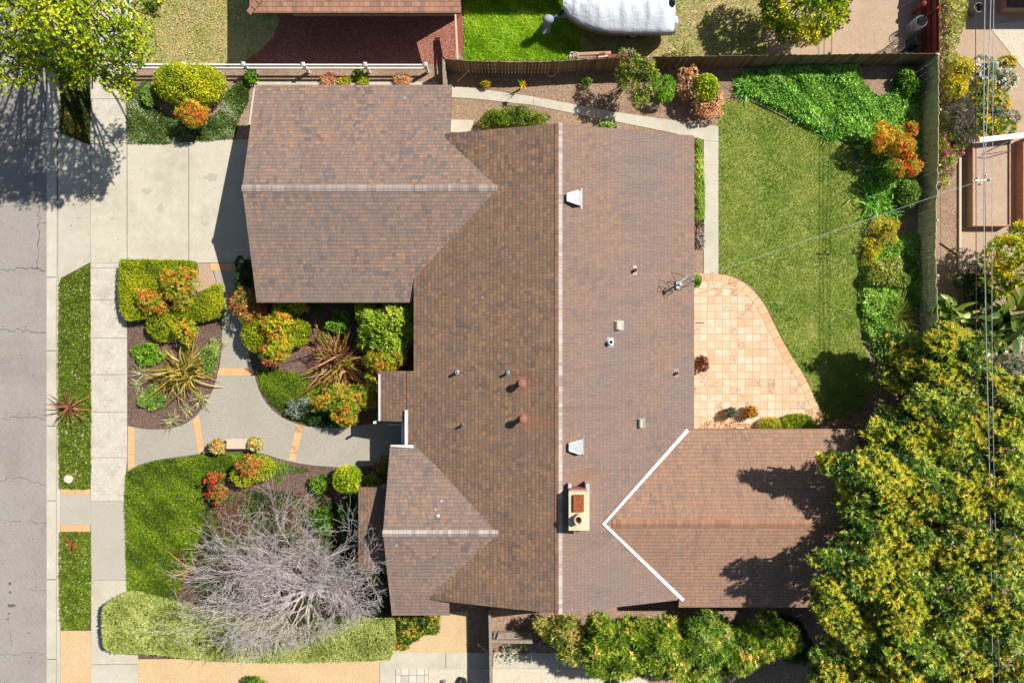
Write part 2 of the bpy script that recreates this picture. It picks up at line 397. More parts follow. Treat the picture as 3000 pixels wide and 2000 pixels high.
    def build(s, name, mat, parent=None, smooth=False, uv=False, org=None):
        return mesh_np(name, np.array(s.v), s.f, mat, parent, smooth=smooth, uvs=(s.uv if uv else None), org=org)

def slab(name, pts, z, th, mat, parent=None):
    return MB().prism([(PX(x, z), PY(y, z)) for x, y in pts], z-th, z).build(name, mat, parent)
def struct(o): o['kind'] = 'structure'; return o
def rect(x0, y0, x1, y1): return [(x0,y0),(x1,y0),(x1,y1),(x0,y1)]

def inpoly(pts, poly):
    x, y = pts[:, 0], pts[:, 1]; ins = np.zeros(len(pts), bool); n = len(poly); j = n-1
    for i in range(n):
        xi, yi = poly[i]; xj, yj = poly[j]
        if yi != yj:
            cnd = ((yi > y) != (yj > y)) & (x < (xj-xi)*(y-yi)/(yj-yi)+xi); ins ^= cnd
        j = i
    return ins
def polysample(poly, n, rng):
    P_ = np.array(poly, float); lo, hi = P_.min(0), P_.max(0); out = []
    tot = 0
    while tot < n:
        q = lo+rng.random((n*2, 2))*(hi-lo); q = q[inpoly(q, poly)]; out.append(q); tot += len(q)
        if len(q) == 0: break
    return np.concatenate(out)[:n]
def polyarea(poly):
    p = np.array(poly, float); x, y = p[:, 0], p[:, 1]
    return abs(np.dot(x, np.roll(y, 1))-np.dot(y, np.roll(x, 1)))/2/M_/M_
def smooth_poly(pts, it=2):
    for _ in range(it):
        q = []
        for i in range(len(pts)):
            a, b = pts[i], pts[(i+1) % len(pts)]
            q += [(a[0]*.75+b[0]*.25, a[1]*.75+b[1]*.25), (a[0]*.25+b[0]*.75, a[1]*.25+b[1]*.75)]
        pts = q
    return pts
def smooth_line(pts, it=2):
    for _ in range(it):
        q = [pts[0]]
        for a, b in zip(pts[:-1], pts[1:]):
            q += [(a[0]*.75+b[0]*.25, a[1]*.75+b[1]*.25), (a[0]*.25+b[0]*.75, a[1]*.25+b[1]*.75)]
        pts = q+[pts[-1]]
    return pts

def unit(a): return a/np.maximum(np.linalg.norm(a, axis=1, keepdims=True), 1e-9)
def lump(C, f=1.0, seed=0.0):
    x, y, z = C[:, 0]*f, C[:, 1]*f, C[:, 2]*f
    return (np.sin(x*2.1+seed+1.3*np.sin(y*1.7+seed))+np.sin(y*2.7+seed*2+1.1*np.sin(z*2.3))+np.sin(z*3.1+x*1.9+seed*3)+np.sin((x+y)*4.3+seed))/4.0

def pal(*cols): return np.array([cc[:3] for cc in cols])
def pick(palette, w, n, rng, C=None, f=1.0, seed=0.0, jit=0.15, clus=0.6):
    """a colour per row: clustered in space by a smooth noise, plus jitter"""
    w = np.array(w, float); w = w/w.sum(); cum = np.cumsum(w)
    u = rng.random(n)
    if C is not None:
        l = (lump(C, f, seed)+1)/2
        r = np.argsort(np.argsort(l+rng.normal(0, (1-clus)*0.35+0.02, n)))/max(1, n)
        u = r
    idx = np.searchsorted(cum, np.clip(u, 0, 0.9999)); idx = np.clip(idx, 0, len(palette)-1)
    return palette[idx]*(1+rng.normal(0, jit, (n, 1)))*(1+rng.normal(0, jit*0.3, (n, 3)))

def rosettes(C, A, k, L, Wd, spread, cols, rng, jit=0.3, cup=0.12, cj=0.14):
    """k pointed leaves around each axis A at C; returns quads"""
    n = len(C); A = unit(A); idx = np.repeat(np.arange(n), k); m = n*k
    a = A[idx]; ref = np.tile([0.31, 0.77, 0.23], (m, 1)); U = unit(np.cross(a, ref)); Vv = np.cross(a, U)
    ph = rng.random(m)*6.283; th = spread*(0.45+rng.random(m)*0.75)
    R = U*np.cos(ph)[:, None]+Vv*np.sin(ph)[:, None]
    D = a*np.cos(th)[:, None]+R*np.sin(th)[:, None]
    N = unit(a*np.sin(th)[:, None]-R*np.cos(th)[:, None]+rng.normal(0, 0.25, (m, 3)))
    D = unit(D); Sd = unit(np.cross(D, N))
    Lr = (L*(1+rng.normal(0, jit, m))).clip(L*0.3, L*1.9)[:, None]; Wr = (Wd*(1+rng.normal(0, jit*0.7, m))).clip(Wd*0.3, Wd*2)[:, None]
    b = C[idx]+rng.normal(0, L*0.12, (m, 3))
    v = np.stack([b, b+D*Lr*0.45+Sd*Wr*0.5+N*Lr*cup, b+D*Lr, b+D*Lr*0.45-Sd*Wr*0.5+N*Lr*cup], 1).reshape(-1, 3)
    f = np.arange(m*4).reshape(m, 4)
    cc = np.clip(cols[idx]*(1+rng.normal(0, cj, (m, 1))), 0.002, 0.95)
    return v, f, cc
def merge(parts):
    V, Fs, Cs = [], [], []; b = 0
    for v, f, cc in parts: V.append(v); Fs.append(f+b); Cs.append(cc); b += len(v)
    return np.concatenate(V), np.concatenate(Fs), np.concatenate(Cs)
def tris(C, D, L, Wd, cols, rng):
    n = len(C); D = unit(D); Sd = unit(np.cross(D, rng.normal(0, 1, (n, 3))))
    L = np.asarray(L).reshape(-1, 1); Wd = np.asarray(Wd).reshape(-1, 1)
    v = np.stack([C-Sd*Wd/2, C+Sd*Wd/2, C+D*L], 1).reshape(-1, 3)
    return v, np.arange(n*3).reshape(n, 3), np.clip(cols, 0.002, 0.95)
def blades(R, D, L, Wd, droop, cols, rng, seg=5, prof=0, fold=0.0):
    n = len(R); D = unit(D); up = np.tile([0, 0, 1.0], (n, 1)); Sd = unit(np.cross(D, up)+rng.normal(0, 0.12, (n, 3)))
    L = np.broadcast_to(np.asarray(L, float), (n,))[:, None]; Wd = np.broadcast_to(np.asarray(Wd, float), (n,))[:, None]
    dr = np.broadcast_to(np.asarray(droop, float), (n,))[:, None]
    tw = rng.normal(0, 0.15, (n, 1))
    vs = []
    for i in range(seg+1):
        t = i/seg
        w = (math.sqrt(max(0.0, 1-t))*(0.55+0.45*min(1, t*4))) if prof == 0 else (math.sin(math.pi*min(1, max(0.0, (t-0.12)/0.88)))**0.6*1.0+0.06)
        p = R+D*L*t-up*dr*L*t*t + Sd*tw*L*t*t
        vs += [p-Sd*Wd*w/2+up*fold*Wd*w, p, p+Sd*Wd*w/2+up*fold*Wd*w]
    V = np.stack(vs, 1).reshape(-1, 3); k = 3*(seg+1)
    base = (np.arange(n)*k)[:, None]
    q = []
    for i in range(seg):
        for j in (0, 1): q.append([3*i+j, 3*i+j+1, 3*i+j+4, 3*i+j+3])
    q = np.array(q)
    f = (base[:, None, :]+q[None]).reshape(-1, 4)
    cc = np.repeat(cols, seg*2, axis=0)
    return V, f, np.clip(cc, 0.002, 0.95)

def blob_pts(blobs, n, rng, shell=(0.72, 1.04), bottom=-0.35, lumpy=0.16, lf=1.4, seed=0.0):
    """points near the outside of a union of ellipsoids (world coordinates)"""
    B = np.array(blobs, float); ar = (B[:, 3]*B[:, 4]+B[:, 4]*B[:, 5]+B[:, 3]*B[:, 5]); ar /= ar.sum()
    Cs, Ns = [], []; tot = 0
    while tot < n:
        bi = rng.choice(len(B), n*2, p=ar); d = unit(rng.normal(0, 1, (n*2, 3))); ok = d[:, 2] > bottom
        bi, d = bi[ok], d[ok]
        r = shell[0]+(shell[1]-shell[0])*rng.random(len(d))**0.6
        q = B[bi, :3]+d*B[bi, 3:6]*r[:, None]
        q += d*B[bi, 3:6]*(lumpy*lump(q, lf, seed))[:, None]
        ins = np.zeros(len(q), bool)
        for k in range(len(B)):
            e = (((q-B[k, :3])/B[k, 3:6])**2).sum(1); ins |= (e < 0.5) & (bi != k)
        q, d2 = q[~ins], (d/B[bi, 3:6])[~ins]
        Cs.append(q); Ns.append(unit(d2)); tot += len(q)
    return np.concatenate(Cs)[:n], np.concatenate(Ns)[:n]

def core_mesh(mb, blobs, k=0.8):
    for (x, y, z, a, b, cc) in blobs:
        prof = [(max(0.03, math.cos(t)), math.sin(t)) for t in [-1.2, -0.9, -0.5, -0.1, 0.35, 0.8, 1.15, 1.45]]
        bz = len(mb.v); n = 14
        for r, zz in prof:
            for q in range(n):
                an = 2*math.pi*q/n; w = 1+0.1*math.sin(3*an+x*5)
                mb.v.append((x+r*a*k*w*math.cos(an), y+r*b*k*w*math.sin(an), z+zz*cc*k)); mb.uv.append((0, 0))
        for i in range(len(prof)-1):
            for q in range(n):
                a0 = bz+i*n+q; a1 = bz+i*n+(q+1) % n; mb.f.append((a0, a1, a1+n, a0+n))
        mb.f.append(tuple(bz+(len(prof)-1)*n+q for q in range(n)))
    return mb

# ================================================================== THE GROUND
XR0 = PX(136)                                           # edge between asphalt and gutter
gb = MB(); gb.prism([(PX(264), -90), (140, -90), (140, 90), (PX(264), 90)], -0.4, 0.0)
ground_o = struct(gb.build("ground", 'dirt'))
far = MB().prism([(-160, -90), (XR0-9.6, -90), (XR0-9.6, 90), (-160, 90)], -0.4, 0.0)
struct(far.build("far_ground", 'drygrass'))
road = struct(MB().prism([(XR0-9.6, -90), (XR0, -90), (XR0, 90), (XR0-9.6, 90)], -0.5, -0.115).build("road", 'asphalt'))
rngc = np.random.default_rng(5)
def crack(pts, w=0.013, z=-0.111, parent=road, name="crack", mat='crack', j=3.0):
    q = []
    for (a, b) in zip(pts[:-1], pts[1:]):
        n = max(2, int(math.hypot(b[0]-a[0], b[1]-a[1])/9))
        for i in range(n): q.append((a[0]+(b[0]-a[0])*i/n+rngc.normal(0, j), a[1]+(b[1]-a[1])*i/n+rngc.normal(0, j)))
    q.append(pts[-1]); mb = MB(); vs = []
    for i, p in enumerate(q):
        a, b = q[max(0, i-1)], q[min(len(q)-1, i+1)]
        d = Vector((b[0]-a[0], -(b[1]-a[1]))).normalized(); nn = Vector((-d.y, d.x)); ww = w*(0.4+rngc.random())
        x, y = PX(p[0], z), PY(p[1], z); vs += [(x-nn.x*ww, y-nn.y*ww, z), (x+nn.x*ww, y+nn.y*ww, z)]
    fs = [(2*i, 2*i+2, 2*i+3, 2*i+1) for i in range(len(q)-1)]
    return mb.add(vs, fs).build(name, mat, parent)
crack([(-20,792),(60,788),(108,784),(136,796)], 0.016)
crack([(112,784),(110,720),(116,690),(114,660),(118,655),(134,652)]); crack([(116,655),(114,600),(118,560)], 0.008)
crack([(-10,956),(20,968),(60,966),(100,976),(134,976)]); crack([(-10,1230),(40,1222),(90,1222),(134,1228)], 0.01)
crack([(-10,1412),(25,1400),(70,1400),(100,1412),(134,1420)], 0.011); crack([(-10,1515),(30,1524),(80,1530),(136,1533)], 0.011)
crack([(-10,1920),(60,1915),(136,1910)], 0.009); crack([(28,1840),(34,1890)], 0.006); crack([(70,1726),(136,1730)], 0.006)
crack([(-250,-200),(-210,300),(-240,800),(-200,1500),(-230,2200)], 0.015)
crack([(136,1516),(122,1550),(130,1570)], 0.006); crack([(134,796),(90,782)], 0.008)
mb = MB()
for (x, y, rx, ry) in [(33,1773,13,5),(29,1709,4.5,4),(30,1734,4.5,3),(26,1796,4,3),(23,1812,4,3),(97,1100,2,2),(85,1212,2,2),(76,957,2,2),(96,1578,2,2),(85,1853,3,2),(92,1925,2.5,2),(85,1940,2,3),(103,1680,2,2),(77,1686,2,1.5),(106,1718,3,1.5)]:
    n = 16; z = -0.110
    vs = [(PX(x+rx*math.cos(a)*(1+0.25*math.sin(3*a+x)), z), PY(y+ry*math.sin(a)*(1+0.2*math.sin(5*a)), z), z) for a in [2*math.pi*i/n for i in range(n)]]
    mb.add(vs, [tuple(range(n))[::-1]])
mb.build("oil_stain", 'oil', road)
OILD = [(430,560,16,9),(470,610,9,14),(620,520,20,12),(600,655,12,8),(330,640,7,5),(505,480,6,6)]

# gutter pan, kerb
def strip(x0, x1, y0, y1, z, th, name, mat, parent=None): return slab(name, rect(x0, y0, x1, y1), z, th, mat, parent)
gut = struct(strip(136.5, 165.5, -1400, 3300, -0.10, 0.3, "gutter", 'concrete'))
for y in (-80, 130, 378, 812, 1027, 1247, 1466, 1697, 1930, 2160): strip(137, 165, y-1, y+1, -0.097, 0.002, "joint", 'jointshade', gut)
kerb = MB()
for (a, b) in ((-1400, 386), (816, 3300)):
    kerb.prism([(PX(x), PY(y)) for x, y in rect(166.5, a, 177, b)], -0.3, 0.022)
kerb_o = struct(kerb.build("kerb", 'concrete'))
for (a, b) in ((-1400, 386), (816, 3300)):
    pass
# dark strip painted as the kerb's shadow where gutter pan meets kerb
strip(165.2, 166.6, -1400, 386, -0.094, 0.01, "joint", 'jointshade', kerb_o); strip(165.2, 166.6, 816, 3300, -0.094, 0.01, "joint", 'jointshade', kerb_o)

drv = [(166.5,384),(177,388),(262,424),(264,424),(366,420),(372,424),(560,412),(850,408),(850,770),(372,770),(264,770),(176,813),(166.5,817)]
dm = MB().prism([(PX(x), PY(y)) for x, y in drv if x > 260], -0.2, 0.03)
dm.prism([(PX(x), PY(y)) for x, y in [(264,770),(176,813),(166.5,817),(166.5,384),(177,388),(262,424),(264,424)]], -0.2, 0.03, zf=lambda x, y: -0.085+0.115*(x-PX(166.5))/(PX(264)-PX(166.5)))
driveway = struct(dm.build("driveway", 'concrete'))
strip(371.2, 373.2, 422, 770, 0.034, 0.004, "joint", 'joint', driveway); strip(552, 554, 413, 770, 0.034, 0.004, "joint", 'joint', driveway)
strip(264.3, 265.3, 424, 770, 0.0335, 0.002, "joint", 'joint', driveway)
mb = MB()
for (x, y, rx, ry) in OILD:
    n = 18; z = 0.0325
    vs = [(PX(x+rx*math.cos(a)*(1+0.25*math.sin(3*a+x)), z), PY(y+ry*math.sin(a)*(1+0.2*math.sin(5*a+y)), z), z) for a in [2*math.pi*i/n for i in range(n)]]
    mb.add(vs, [tuple(range(n))[::-1]])
mb.build("faint_stain", 'drvstain', driveway)
sw = struct(slab("sidewalk", [(265.5,770.5),(371,770.5),(372,1340),(367,1400),(367,1467.5),(265.5,1467.5)], 0.03, 0.12, 'concrete_walk'))
for y in (785, 878, 990, 1097, 1207, 1340): strip(266, 371, y-0.7, y+0.7, 0.0335, 0.003, "joint", 'joint', sw)
sw2 = struct(slab("sidewalk_grey", [(266.5,1468.5),(366,1468.5),(369,1600),(370,1698.5),(266.5,1698.5)], 0.028, 0.12, 'concrete_grey'))
sw3 = struct(slab("sidewalk_end", [(267,1699.5),(371,1699.5),(371,1918),(404,1918),(404,3300),(267,3300)], 0.03, 0.12, 'concrete'))
strip(267, 404, 1944.3, 1945.7, 0.0335, 0.003, "joint", 'joint', sw3)
swu = struct(slab("sidewalk_top", rect(265.5, -1400, 369, 419.5), 0.03, 0.12, 'concrete_walk'))
for y in (-60, 60, 170, 290): strip(266, 368, y-0.7, y+0.7, 0.0335, 0.003, "joint", 'joint', swu)

# planting strips and beds
struct(slab("verge_soil", [(177.5,-1400),(265,-1400),(265,422),(178,387)], 0.012, 0.4, 'covbase'))
struct(slab("verge_soil", [(177.5,814),(264,772),(265,1432),(177.5,1432)], 0.012, 0.4, 'covbase'))
struct(slab("verge_soil", rect(177.5,1558,266,1846), 0.012, 0.4, 'covbase'))
struct(slab("verge_gravel", rect(177.5,1846.5,266.5,3300), 0.015, 0.4, 'gravel'))
struct(slab("verge_path", rect(177,1448,266,1536), 0.03, 0.4, 'concrete_grey'))

def band(p0, p1, q0, q1, n, name="tile_band"):
    """terracotta band: n tiles between edge p0-p1 and edge q0-q1 (photo pixels)"""
    z = 0.034; vs, fs, uv = [], [], []
    for i in range(n+1):
        t = i/n; a = (p0[0]+(p1[0]-p0[0])*t, p0[1]+(p1[1]-p0[1])*t); b = (q0[0]+(q1[0]-q0[0])*t, q0[1]+(q1[1]-q0[1])*t)
        vs += [tuple(P(*a, z)), tuple(P(*b, z))]; uv += [(i+p0[0]*3 % 17, 0), (i+p0[0]*3 % 17, 1)]
    uv = [(u-(p0[0]*3 % 17)+int(p0[0]) % 13, v) for u, v in uv]
    for i in range(n): fs.append((2*i, 2*i+1, 2*i+3, 2*i+2))
    return struct(MB().add(vs, fs, uv).build(name, 'band', uv=True))
band((178,1448),(264,1448),(178,1432),(264,1432),4); band((178,1557),(264,1557),(178,1536),(264,1536),4)

struct(slab("mulch_bed", [(372,771),(850,771),(1300,900),(1300,1820),(1150,1945),(405,1945),(405,1775),(368,1760)], 0.006, 0.05, 'mulch'))
outer = [(703,771),(700,840),(706,950),(718,1000),(728,1040),(738,1077),(746,1105),(760,1150),(785,1190),(820,1220),(870,1243),(930,1253),(1030,1250),(1180,1225)]
lower = [(1180,1366),(1140,1358),(1060,1366),(1010,1369),(960,1366),(900,1361),(850,1352),(800,1338),(775,1328),(700,1321),(650,1323),(590,1328),(520,1338),(450,1348),(400,1364),(374,1383)]
inner = [(374,1247),(430,1258),(480,1258),(520,1250),(553,1236),(585,1208),(613,1165),(632,1120),(644,1070),(650,1020),(651,960),(648,900),(640,850),(628,800),(617,771)]
walk = smooth_line(outer)+smooth_line(lower)+smooth_line(inner)
walkway = struct(slab("walkway", walk, 0.03, 0.1, 'aggregate'))
band((374,1247),(374,1375),(395,1253),(395,1366),6); band((617,793),(705,793),(615,771),(703,771),4)
band((636,1100),(742,1100),(642,1077),(736,1077),5); band((565,1228),(580,1328),(583,1213),(601,1325),5)
band((845,1347),(868,1243),(865,1351),(890,1248),5)
struct(slab("island_soil", [(560,771),(616,772),(634,830),(640,870),(560,860)], 0.012, 0.05, 'tandirt'))

# lower frontage of the next lot
struct(slab("gravel_bed", [(405,1930),(1112,1925),(1112,2600),(405,2600)], 0.012, 0.05, 'gravel'))
struct(slab("gravel_patch", [(1115,1905),(1150,1860),(1180,1800),(1372,1790),(1372,1911),(1115,1911)], 0.012, 0.05, 'gravel'))
struct(slab("side_path", [(1113,1911),(1900,1911),(1900,1957),(1368,1957),(1368,1959),(1158,1959),(1158,2600),(1113,2600)], 0.03, 0.1, 'concrete'))
for x in (1306, 1640): strip(x-1, x+1, 1912, 1956, 0.034, 0.003, "joint", 'joint')['kind'] = 'structure'
struct(slab("flagstone_pad", rect(1160,1957.5,1255,2300), 0.028, 0.1, 'flag'))
struct(slab("gravel_yard", rect(1256,1958,1434,2600), 0.012, 0.05, 'palegravel'))
struct(slab("gravel_yard", rect(1440,1958,1900,2600), 0.012, 0.05, 'palegravel'))
struct(slab("side_dirt", rect(1375,1790,2420,1910), 0.008, 0.05, 'dirt'))

# top left bed
struct(slab("bed_soil", [(370,190),(1305,190),(1305,251),(760,251),(760,419),(370,421)], 0.006, 0.05, 'dirt'))
struct(slab("garage_kerb", [(745,240),(1284,240),(1284,252),(758,252),(746,366),(727,366)], 0.05, 0.1, 'concrete'))

# back yard
struct(slab("back_bed", [(1305,170),(2748,150),(2748,480),(2760,980),(2500,1300),(2420,1262),(2037,1262),(2037,405),(1305,405)], 0.006, 0.05, 'dirt'))
struct(slab("back_path", [(1310,252),(1400,260),(1560,283),(1800,328),(2000,357),(2105,370),(2105,802),(2062,802),(2062,409),(1900,375),(1700,336),(1560,308),(1400,290),(1310,284)], 0.03, 0.1, 'concrete'))
for (a, b) in (((1563,285),(1563,308)), ((2062,411),(2105,415))):
    crack([a, b], 0.006, 0.034, None, "joint", 'joint', 0.2)['kind'] = 'structure'
struct(slab("step_pad", [(1300,350),(1387,352),(1384,388),(1362,392),(1360,388),(1300,386)], 0.04, 0.1, 'concrete'))
lawnp = [(2106,800),(2106,330),(2118,300),(2140,290),(2190,294),(2230,312),(2290,345),(2345,372),(2400,392),(2440,404),(2485,425),(2502,470),(2530,530),(2550,590),(2556,640),(2542,700),(2524,760),(2520,860),(2518,960),(2530,1010),(2550,1060),(2560,1130),(2520,1200),(2470,1228),(2417,1236),
         (2412,1215),(2396,1180),(2360,1105),(2312,1030),(2270,945),(2245,893),(2205,838),(2155,810)]
lawn = struct(slab("lawn", lawnp, 0.02, 0.05, 'lawnbase'))
pborder = smooth_line([(2037,800),(2100,801),(2150,810),(2195,838),(2240,890),(2265,945),(2310,1030),(2360,1105),(2393,1178),(2410,1215),(2416,1237)], 3)
pat = struct(slab("patio", [(1960,800)]+pborder+[(2330,1245),(2037,1262),(1960,1262)], 0.03, 0.1, 'patio'))
# border tiles follow the curve
z = 0.036; vs, fs, uv = [], [], []; s_ = 0.0
for i, p in enumerate(pborder):
    a, b = pborder[max(0, i-1)], pborder[min(len(pborder)-1, i+1)]
    d = Vector((b[0]-a[0], b[1]-a[1])).normalized(); nn = Vector((-d.y, d.x))
    if i: s_ += math.hypot(p[0]-pborder[i-1][0], p[1]-pborder[i-1][1])
    q = (p[0]+nn.x*23, p[1]+nn.y*23)
    vs += [tuple(P(*p, z)), tuple(P(*q, z))]; uv += [(s_/26.0, 0.02), (s_/26.0, 0.98)]
for i in range(len(pborder)-1): fs.append((2*i, 2*i+1, 2*i+3, 2*i+2))
MB().add(vs, fs, uv).build("border_tiles", 'border', pat, uv=True)

# neighbour's yard at the top
struct(slab("dry_lawn", [(372,-900),(800,-900),(790,20),(820,60),(800,110),(760,150),(700,188),(372,188)], 0.012, 0.05, 'drygrass'))
struct(slab("mulch_yard", [(801,-900),(1335,-900),(1335,188),(702,188),(762,151),(802,111),(822,60),(792,20)], 0.010, 0.05, 'redmulch'))
struct(slab("lush_lawn", [(1358,-900),(1662,-900),(1690,60),(1705,150),(1700,178),(1360,178)], 0.012, 0.05, 'wetgrass'))
struct(slab("dry_lawn", [(1705,-900),(2250,-900),(2250,166),(1701,172)], 0.008, 0.05, 'drygrass'))
struct(slab("dirt_yard", [(2251,-900),(2745,-900),(2745,160),(2251,163)], 0.008, 0.05, 'tandirt'))
# neighbour's yard on the right
struct(slab("right_yard", rect(2756,-900,3700,800), 0.007, 0.05, 'tandirt'))
struct(slab("right_bed", [(2756,100),(2808,180),(2812,900),(2756,980)], 0.0115, 0.02, 'dirt'))
struct(slab("pale_court", [(2895,75),(3000,60),(3600,60),(3600,330),(3000,205)], 0.02, 0.05, 'palegravel'))

# ================================================================== THE HOUSE
SL = 0.28
XRM, ZRM = 1.844, 4.27                                   # main ridge
YRG, ZRG = 6.151, 3.60                                   # garage ridge
YRW, ZRW = -7.70, 3.60                                   # front wing ridge
YRB, ZRB = -7.26, 3.76                                   # rear wing ridge
pML = lambda x, y: ZRM-SL*(XRM-x)
pMR = lambda x, y: ZRM-SL*(x-XRM)
def gab(yr, zr): return (lambda x, y: zr-SL*abs(y-yr))
pG, pW, pB = gab(YRG, ZRG), gab(YRW, ZRW), gab(YRB, ZRB)
house = thing("house", "single storey house under brown shingle gables between driveway and patio", "house", (0, 0, 0))

def roof_slope(name, pts, plane, axis, mat, th=0.13, parent=house, uvsign=1):
    """pts world (x, y) on the top surface; axis 'x': slope falls along x"""
    n = len(pts); top = [Vector((x, y, plane(x, y))) for x, y in pts]
    tri = geometry.tessellate_polygon([[Vector((x, y, 0)) for x, y in pts]])
    vs = [tuple(v) for v in top]+[(v.x, v.y, v.z-th) for v in top]
    k = math.sqrt(1+SL*SL)
    uvf = (lambda v: (v[1], uvsign*v[0]*k)) if axis == 'x' else (lambda v: (v[0], uvsign*v[1]*k))
    fs, mi = [], []
    for t in tri:
        a, b, cc = (top[i] for i in t)
        t2 = tuple(t) if (b-a).cross(cc-a).z > 0 else tuple(t)[::-1]
        fs.append(t2); mi.append(0); fs.append(tuple(n+i for i in t2[::-1])); mi.append(1)
    ar = sum(pts[i][0]*pts[(i+1) % n][1]-pts[(i+1) % n][0]*pts[i][1] for i in range(n))
    for i in range(n):
        j = (i+1) % n; q = (i, n+i, n+j, j); fs.append(q if ar > 0 else q[::-1]); mi.append(1)
    return mesh_np(name, np.array(vs), fs, [mat, 'fascia'], parent, uvs=[uvf(v) for v in vs], midx=mi)

def onp(px, py, plane):
    z = 3.0
    for _ in range(30): x, y = PX(px, z), PY(py, z); z = plane(x, y)
    return (x, y)
YT, YB = 8.53, -10.66
XL = onp(1212, 900, pML)[0]; XR = onp(2034, 900, pMR)[0]
XL2 = onp(1192, 1250, pML)[0]
# main slopes; left one steps out over the porch
xv = onp(1315, 393, pML)[0]
xporch = onp(1105, 1200, pML)[0]
yp0 = onp(1212, 1087, pML)[1]; yp1 = onp(1150, 1234, pML)[1]; yp2 = onp(1190, 1310, pML)[1]
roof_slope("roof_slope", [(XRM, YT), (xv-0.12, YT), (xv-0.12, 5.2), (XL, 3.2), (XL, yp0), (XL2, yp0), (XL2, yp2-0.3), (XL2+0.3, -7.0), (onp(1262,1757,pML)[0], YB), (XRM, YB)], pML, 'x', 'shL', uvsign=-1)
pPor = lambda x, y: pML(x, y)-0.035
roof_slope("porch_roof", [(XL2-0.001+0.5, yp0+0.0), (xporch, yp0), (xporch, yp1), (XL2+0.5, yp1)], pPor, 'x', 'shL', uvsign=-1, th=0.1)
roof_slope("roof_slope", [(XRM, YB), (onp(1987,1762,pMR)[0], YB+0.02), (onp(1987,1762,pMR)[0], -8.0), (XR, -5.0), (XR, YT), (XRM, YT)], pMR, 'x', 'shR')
# garage
gx = [onp(749, 249, pG)[0], onp(709.5, 551, pG)[0], onp(752, 886, pG)[0]]
gy0, gy1 = onp(900, 249, pG)[1], onp(900, 886, pG)[1]
gxr = onp(1322, 300, pG)[0]
roof_slope("roof_slope", [(gx[1], YRG), (onp(1475,551,pG)[0], YRG), (gxr+0.6, 7.6), (gxr, 8.2), (gxr, gy0), (gx[0], gy0)], pG, 'y', 'shG', uvsign=-1+2)
roof_slope("roof_slope", [(gx[1], YRG), (gx[2], gy1), (onp(1206,886,pG)[0], gy1), (XL-0.03+0.15, 2.62), (onp(1300,740,pG)[0], 3.4), (onp(1475,551,pG)[0], YRG)], pG, 'y', 'shG', uvsign=-1)
# front wing
wx = [onp(1143,1302,pW)[0], onp(1122,1561,pW)[0], onp(1148,1802,pW)[0]]
wy0, wy1 = onp(1143,1302,pW)[1], onp(1148,1802,pW)[1]
wxr = onp(1317, 1802, pW)[0]
roof_slope("roof_slope", [(wx[1], YRW), (wx[0], wy0), (onp(1212,1302,pW)[0], wy0), (onp(1300,1400,pW)[0], -5.4), (onp(1480,1561,pW)[0], YRW)], pW, 'y', 'shG', uvsign=1)
roof_slope("roof_slope", [(wx[1], YRW), (onp(1480,1561,pW)[0], YRW), (onp(1350,1680,pW)[0], -9.6), (wxr, -10.4), (wxr, wy1), (wx[2], wy1)], pW, 'y', 'shG', uvsign=-1)
# rear wing
bxr = PX(2505, 2.75); by0 = onp(2200,1256,pB)[1]; by1 = onp(2200,1778,pB)[1]
roof_slope("roof_slope", [(3.45, YRB), (onp(1900,1400,pB)[0], -5.0), (onp(2022,1256,pB)[0], by0), (bxr, by0), (bxr+0.5, YRB)], pB, 'y', 'shW', uvsign=1)
bxl = onp(1988, 1778, pB)[0]
roof_slope("roof_slope", [(3.45, YRB), (bxr+0.5, YRB), (bxr, by1), (bxl, by1), (bxl, YB+0.05), (5.9, YB+0.3), (4.6, -9.0)], pB, 'y', 'shW', uvsign=-1)
# white valley flashing
def valley(y_end):
    # where pMR == pB : ZRM - SL*(x-XRM) = ZRB - SL*|y-YRB|
    x = lambda y: XRM+(ZRM-ZRB)/SL+abs(y-YRB)
    y0 = YRB; vs = []
    sg = 1 if y_end > YRB else -1
    for y in (y0, y_end):
        xx = x(y); z_ = pMR(xx, y)
        w = 0.05
        a = (xx-w, y+sg*w, pMR(xx-w, y)+0.022); b = (xx+w, y-sg*w, pB(xx+w, y-sg*w)+0.022); m0 = (xx, y, z_+0.022)
        vs += [a, m0, b]
    vs[0] = (vs[1][0]-0.075, YRB, vs[1][2]+0.05); vs[2] = (vs[1][0]+0.075, YRB, vs[1][2]+0.012)
    vs[3:6] = [(v[0], v[1], v[2]) for v in vs[3:6]]
    low = [(v[0], v[1], v[2]-0.03) for v in vs]
    fs = [(0,3,4,1),(1,4,5,2),(3,9,10,4),(4,10,11,5),(0,6,9,3),(2,5,11,8)]
    if sg < 0: fs = [f[::-1] for f in fs]
    MB().add(vs+low, fs).build("valley_flashing", 'white', house)
valley(onp(2030,1258,pMR)[1]); valley(onp(2003,1757,pMR)[1])

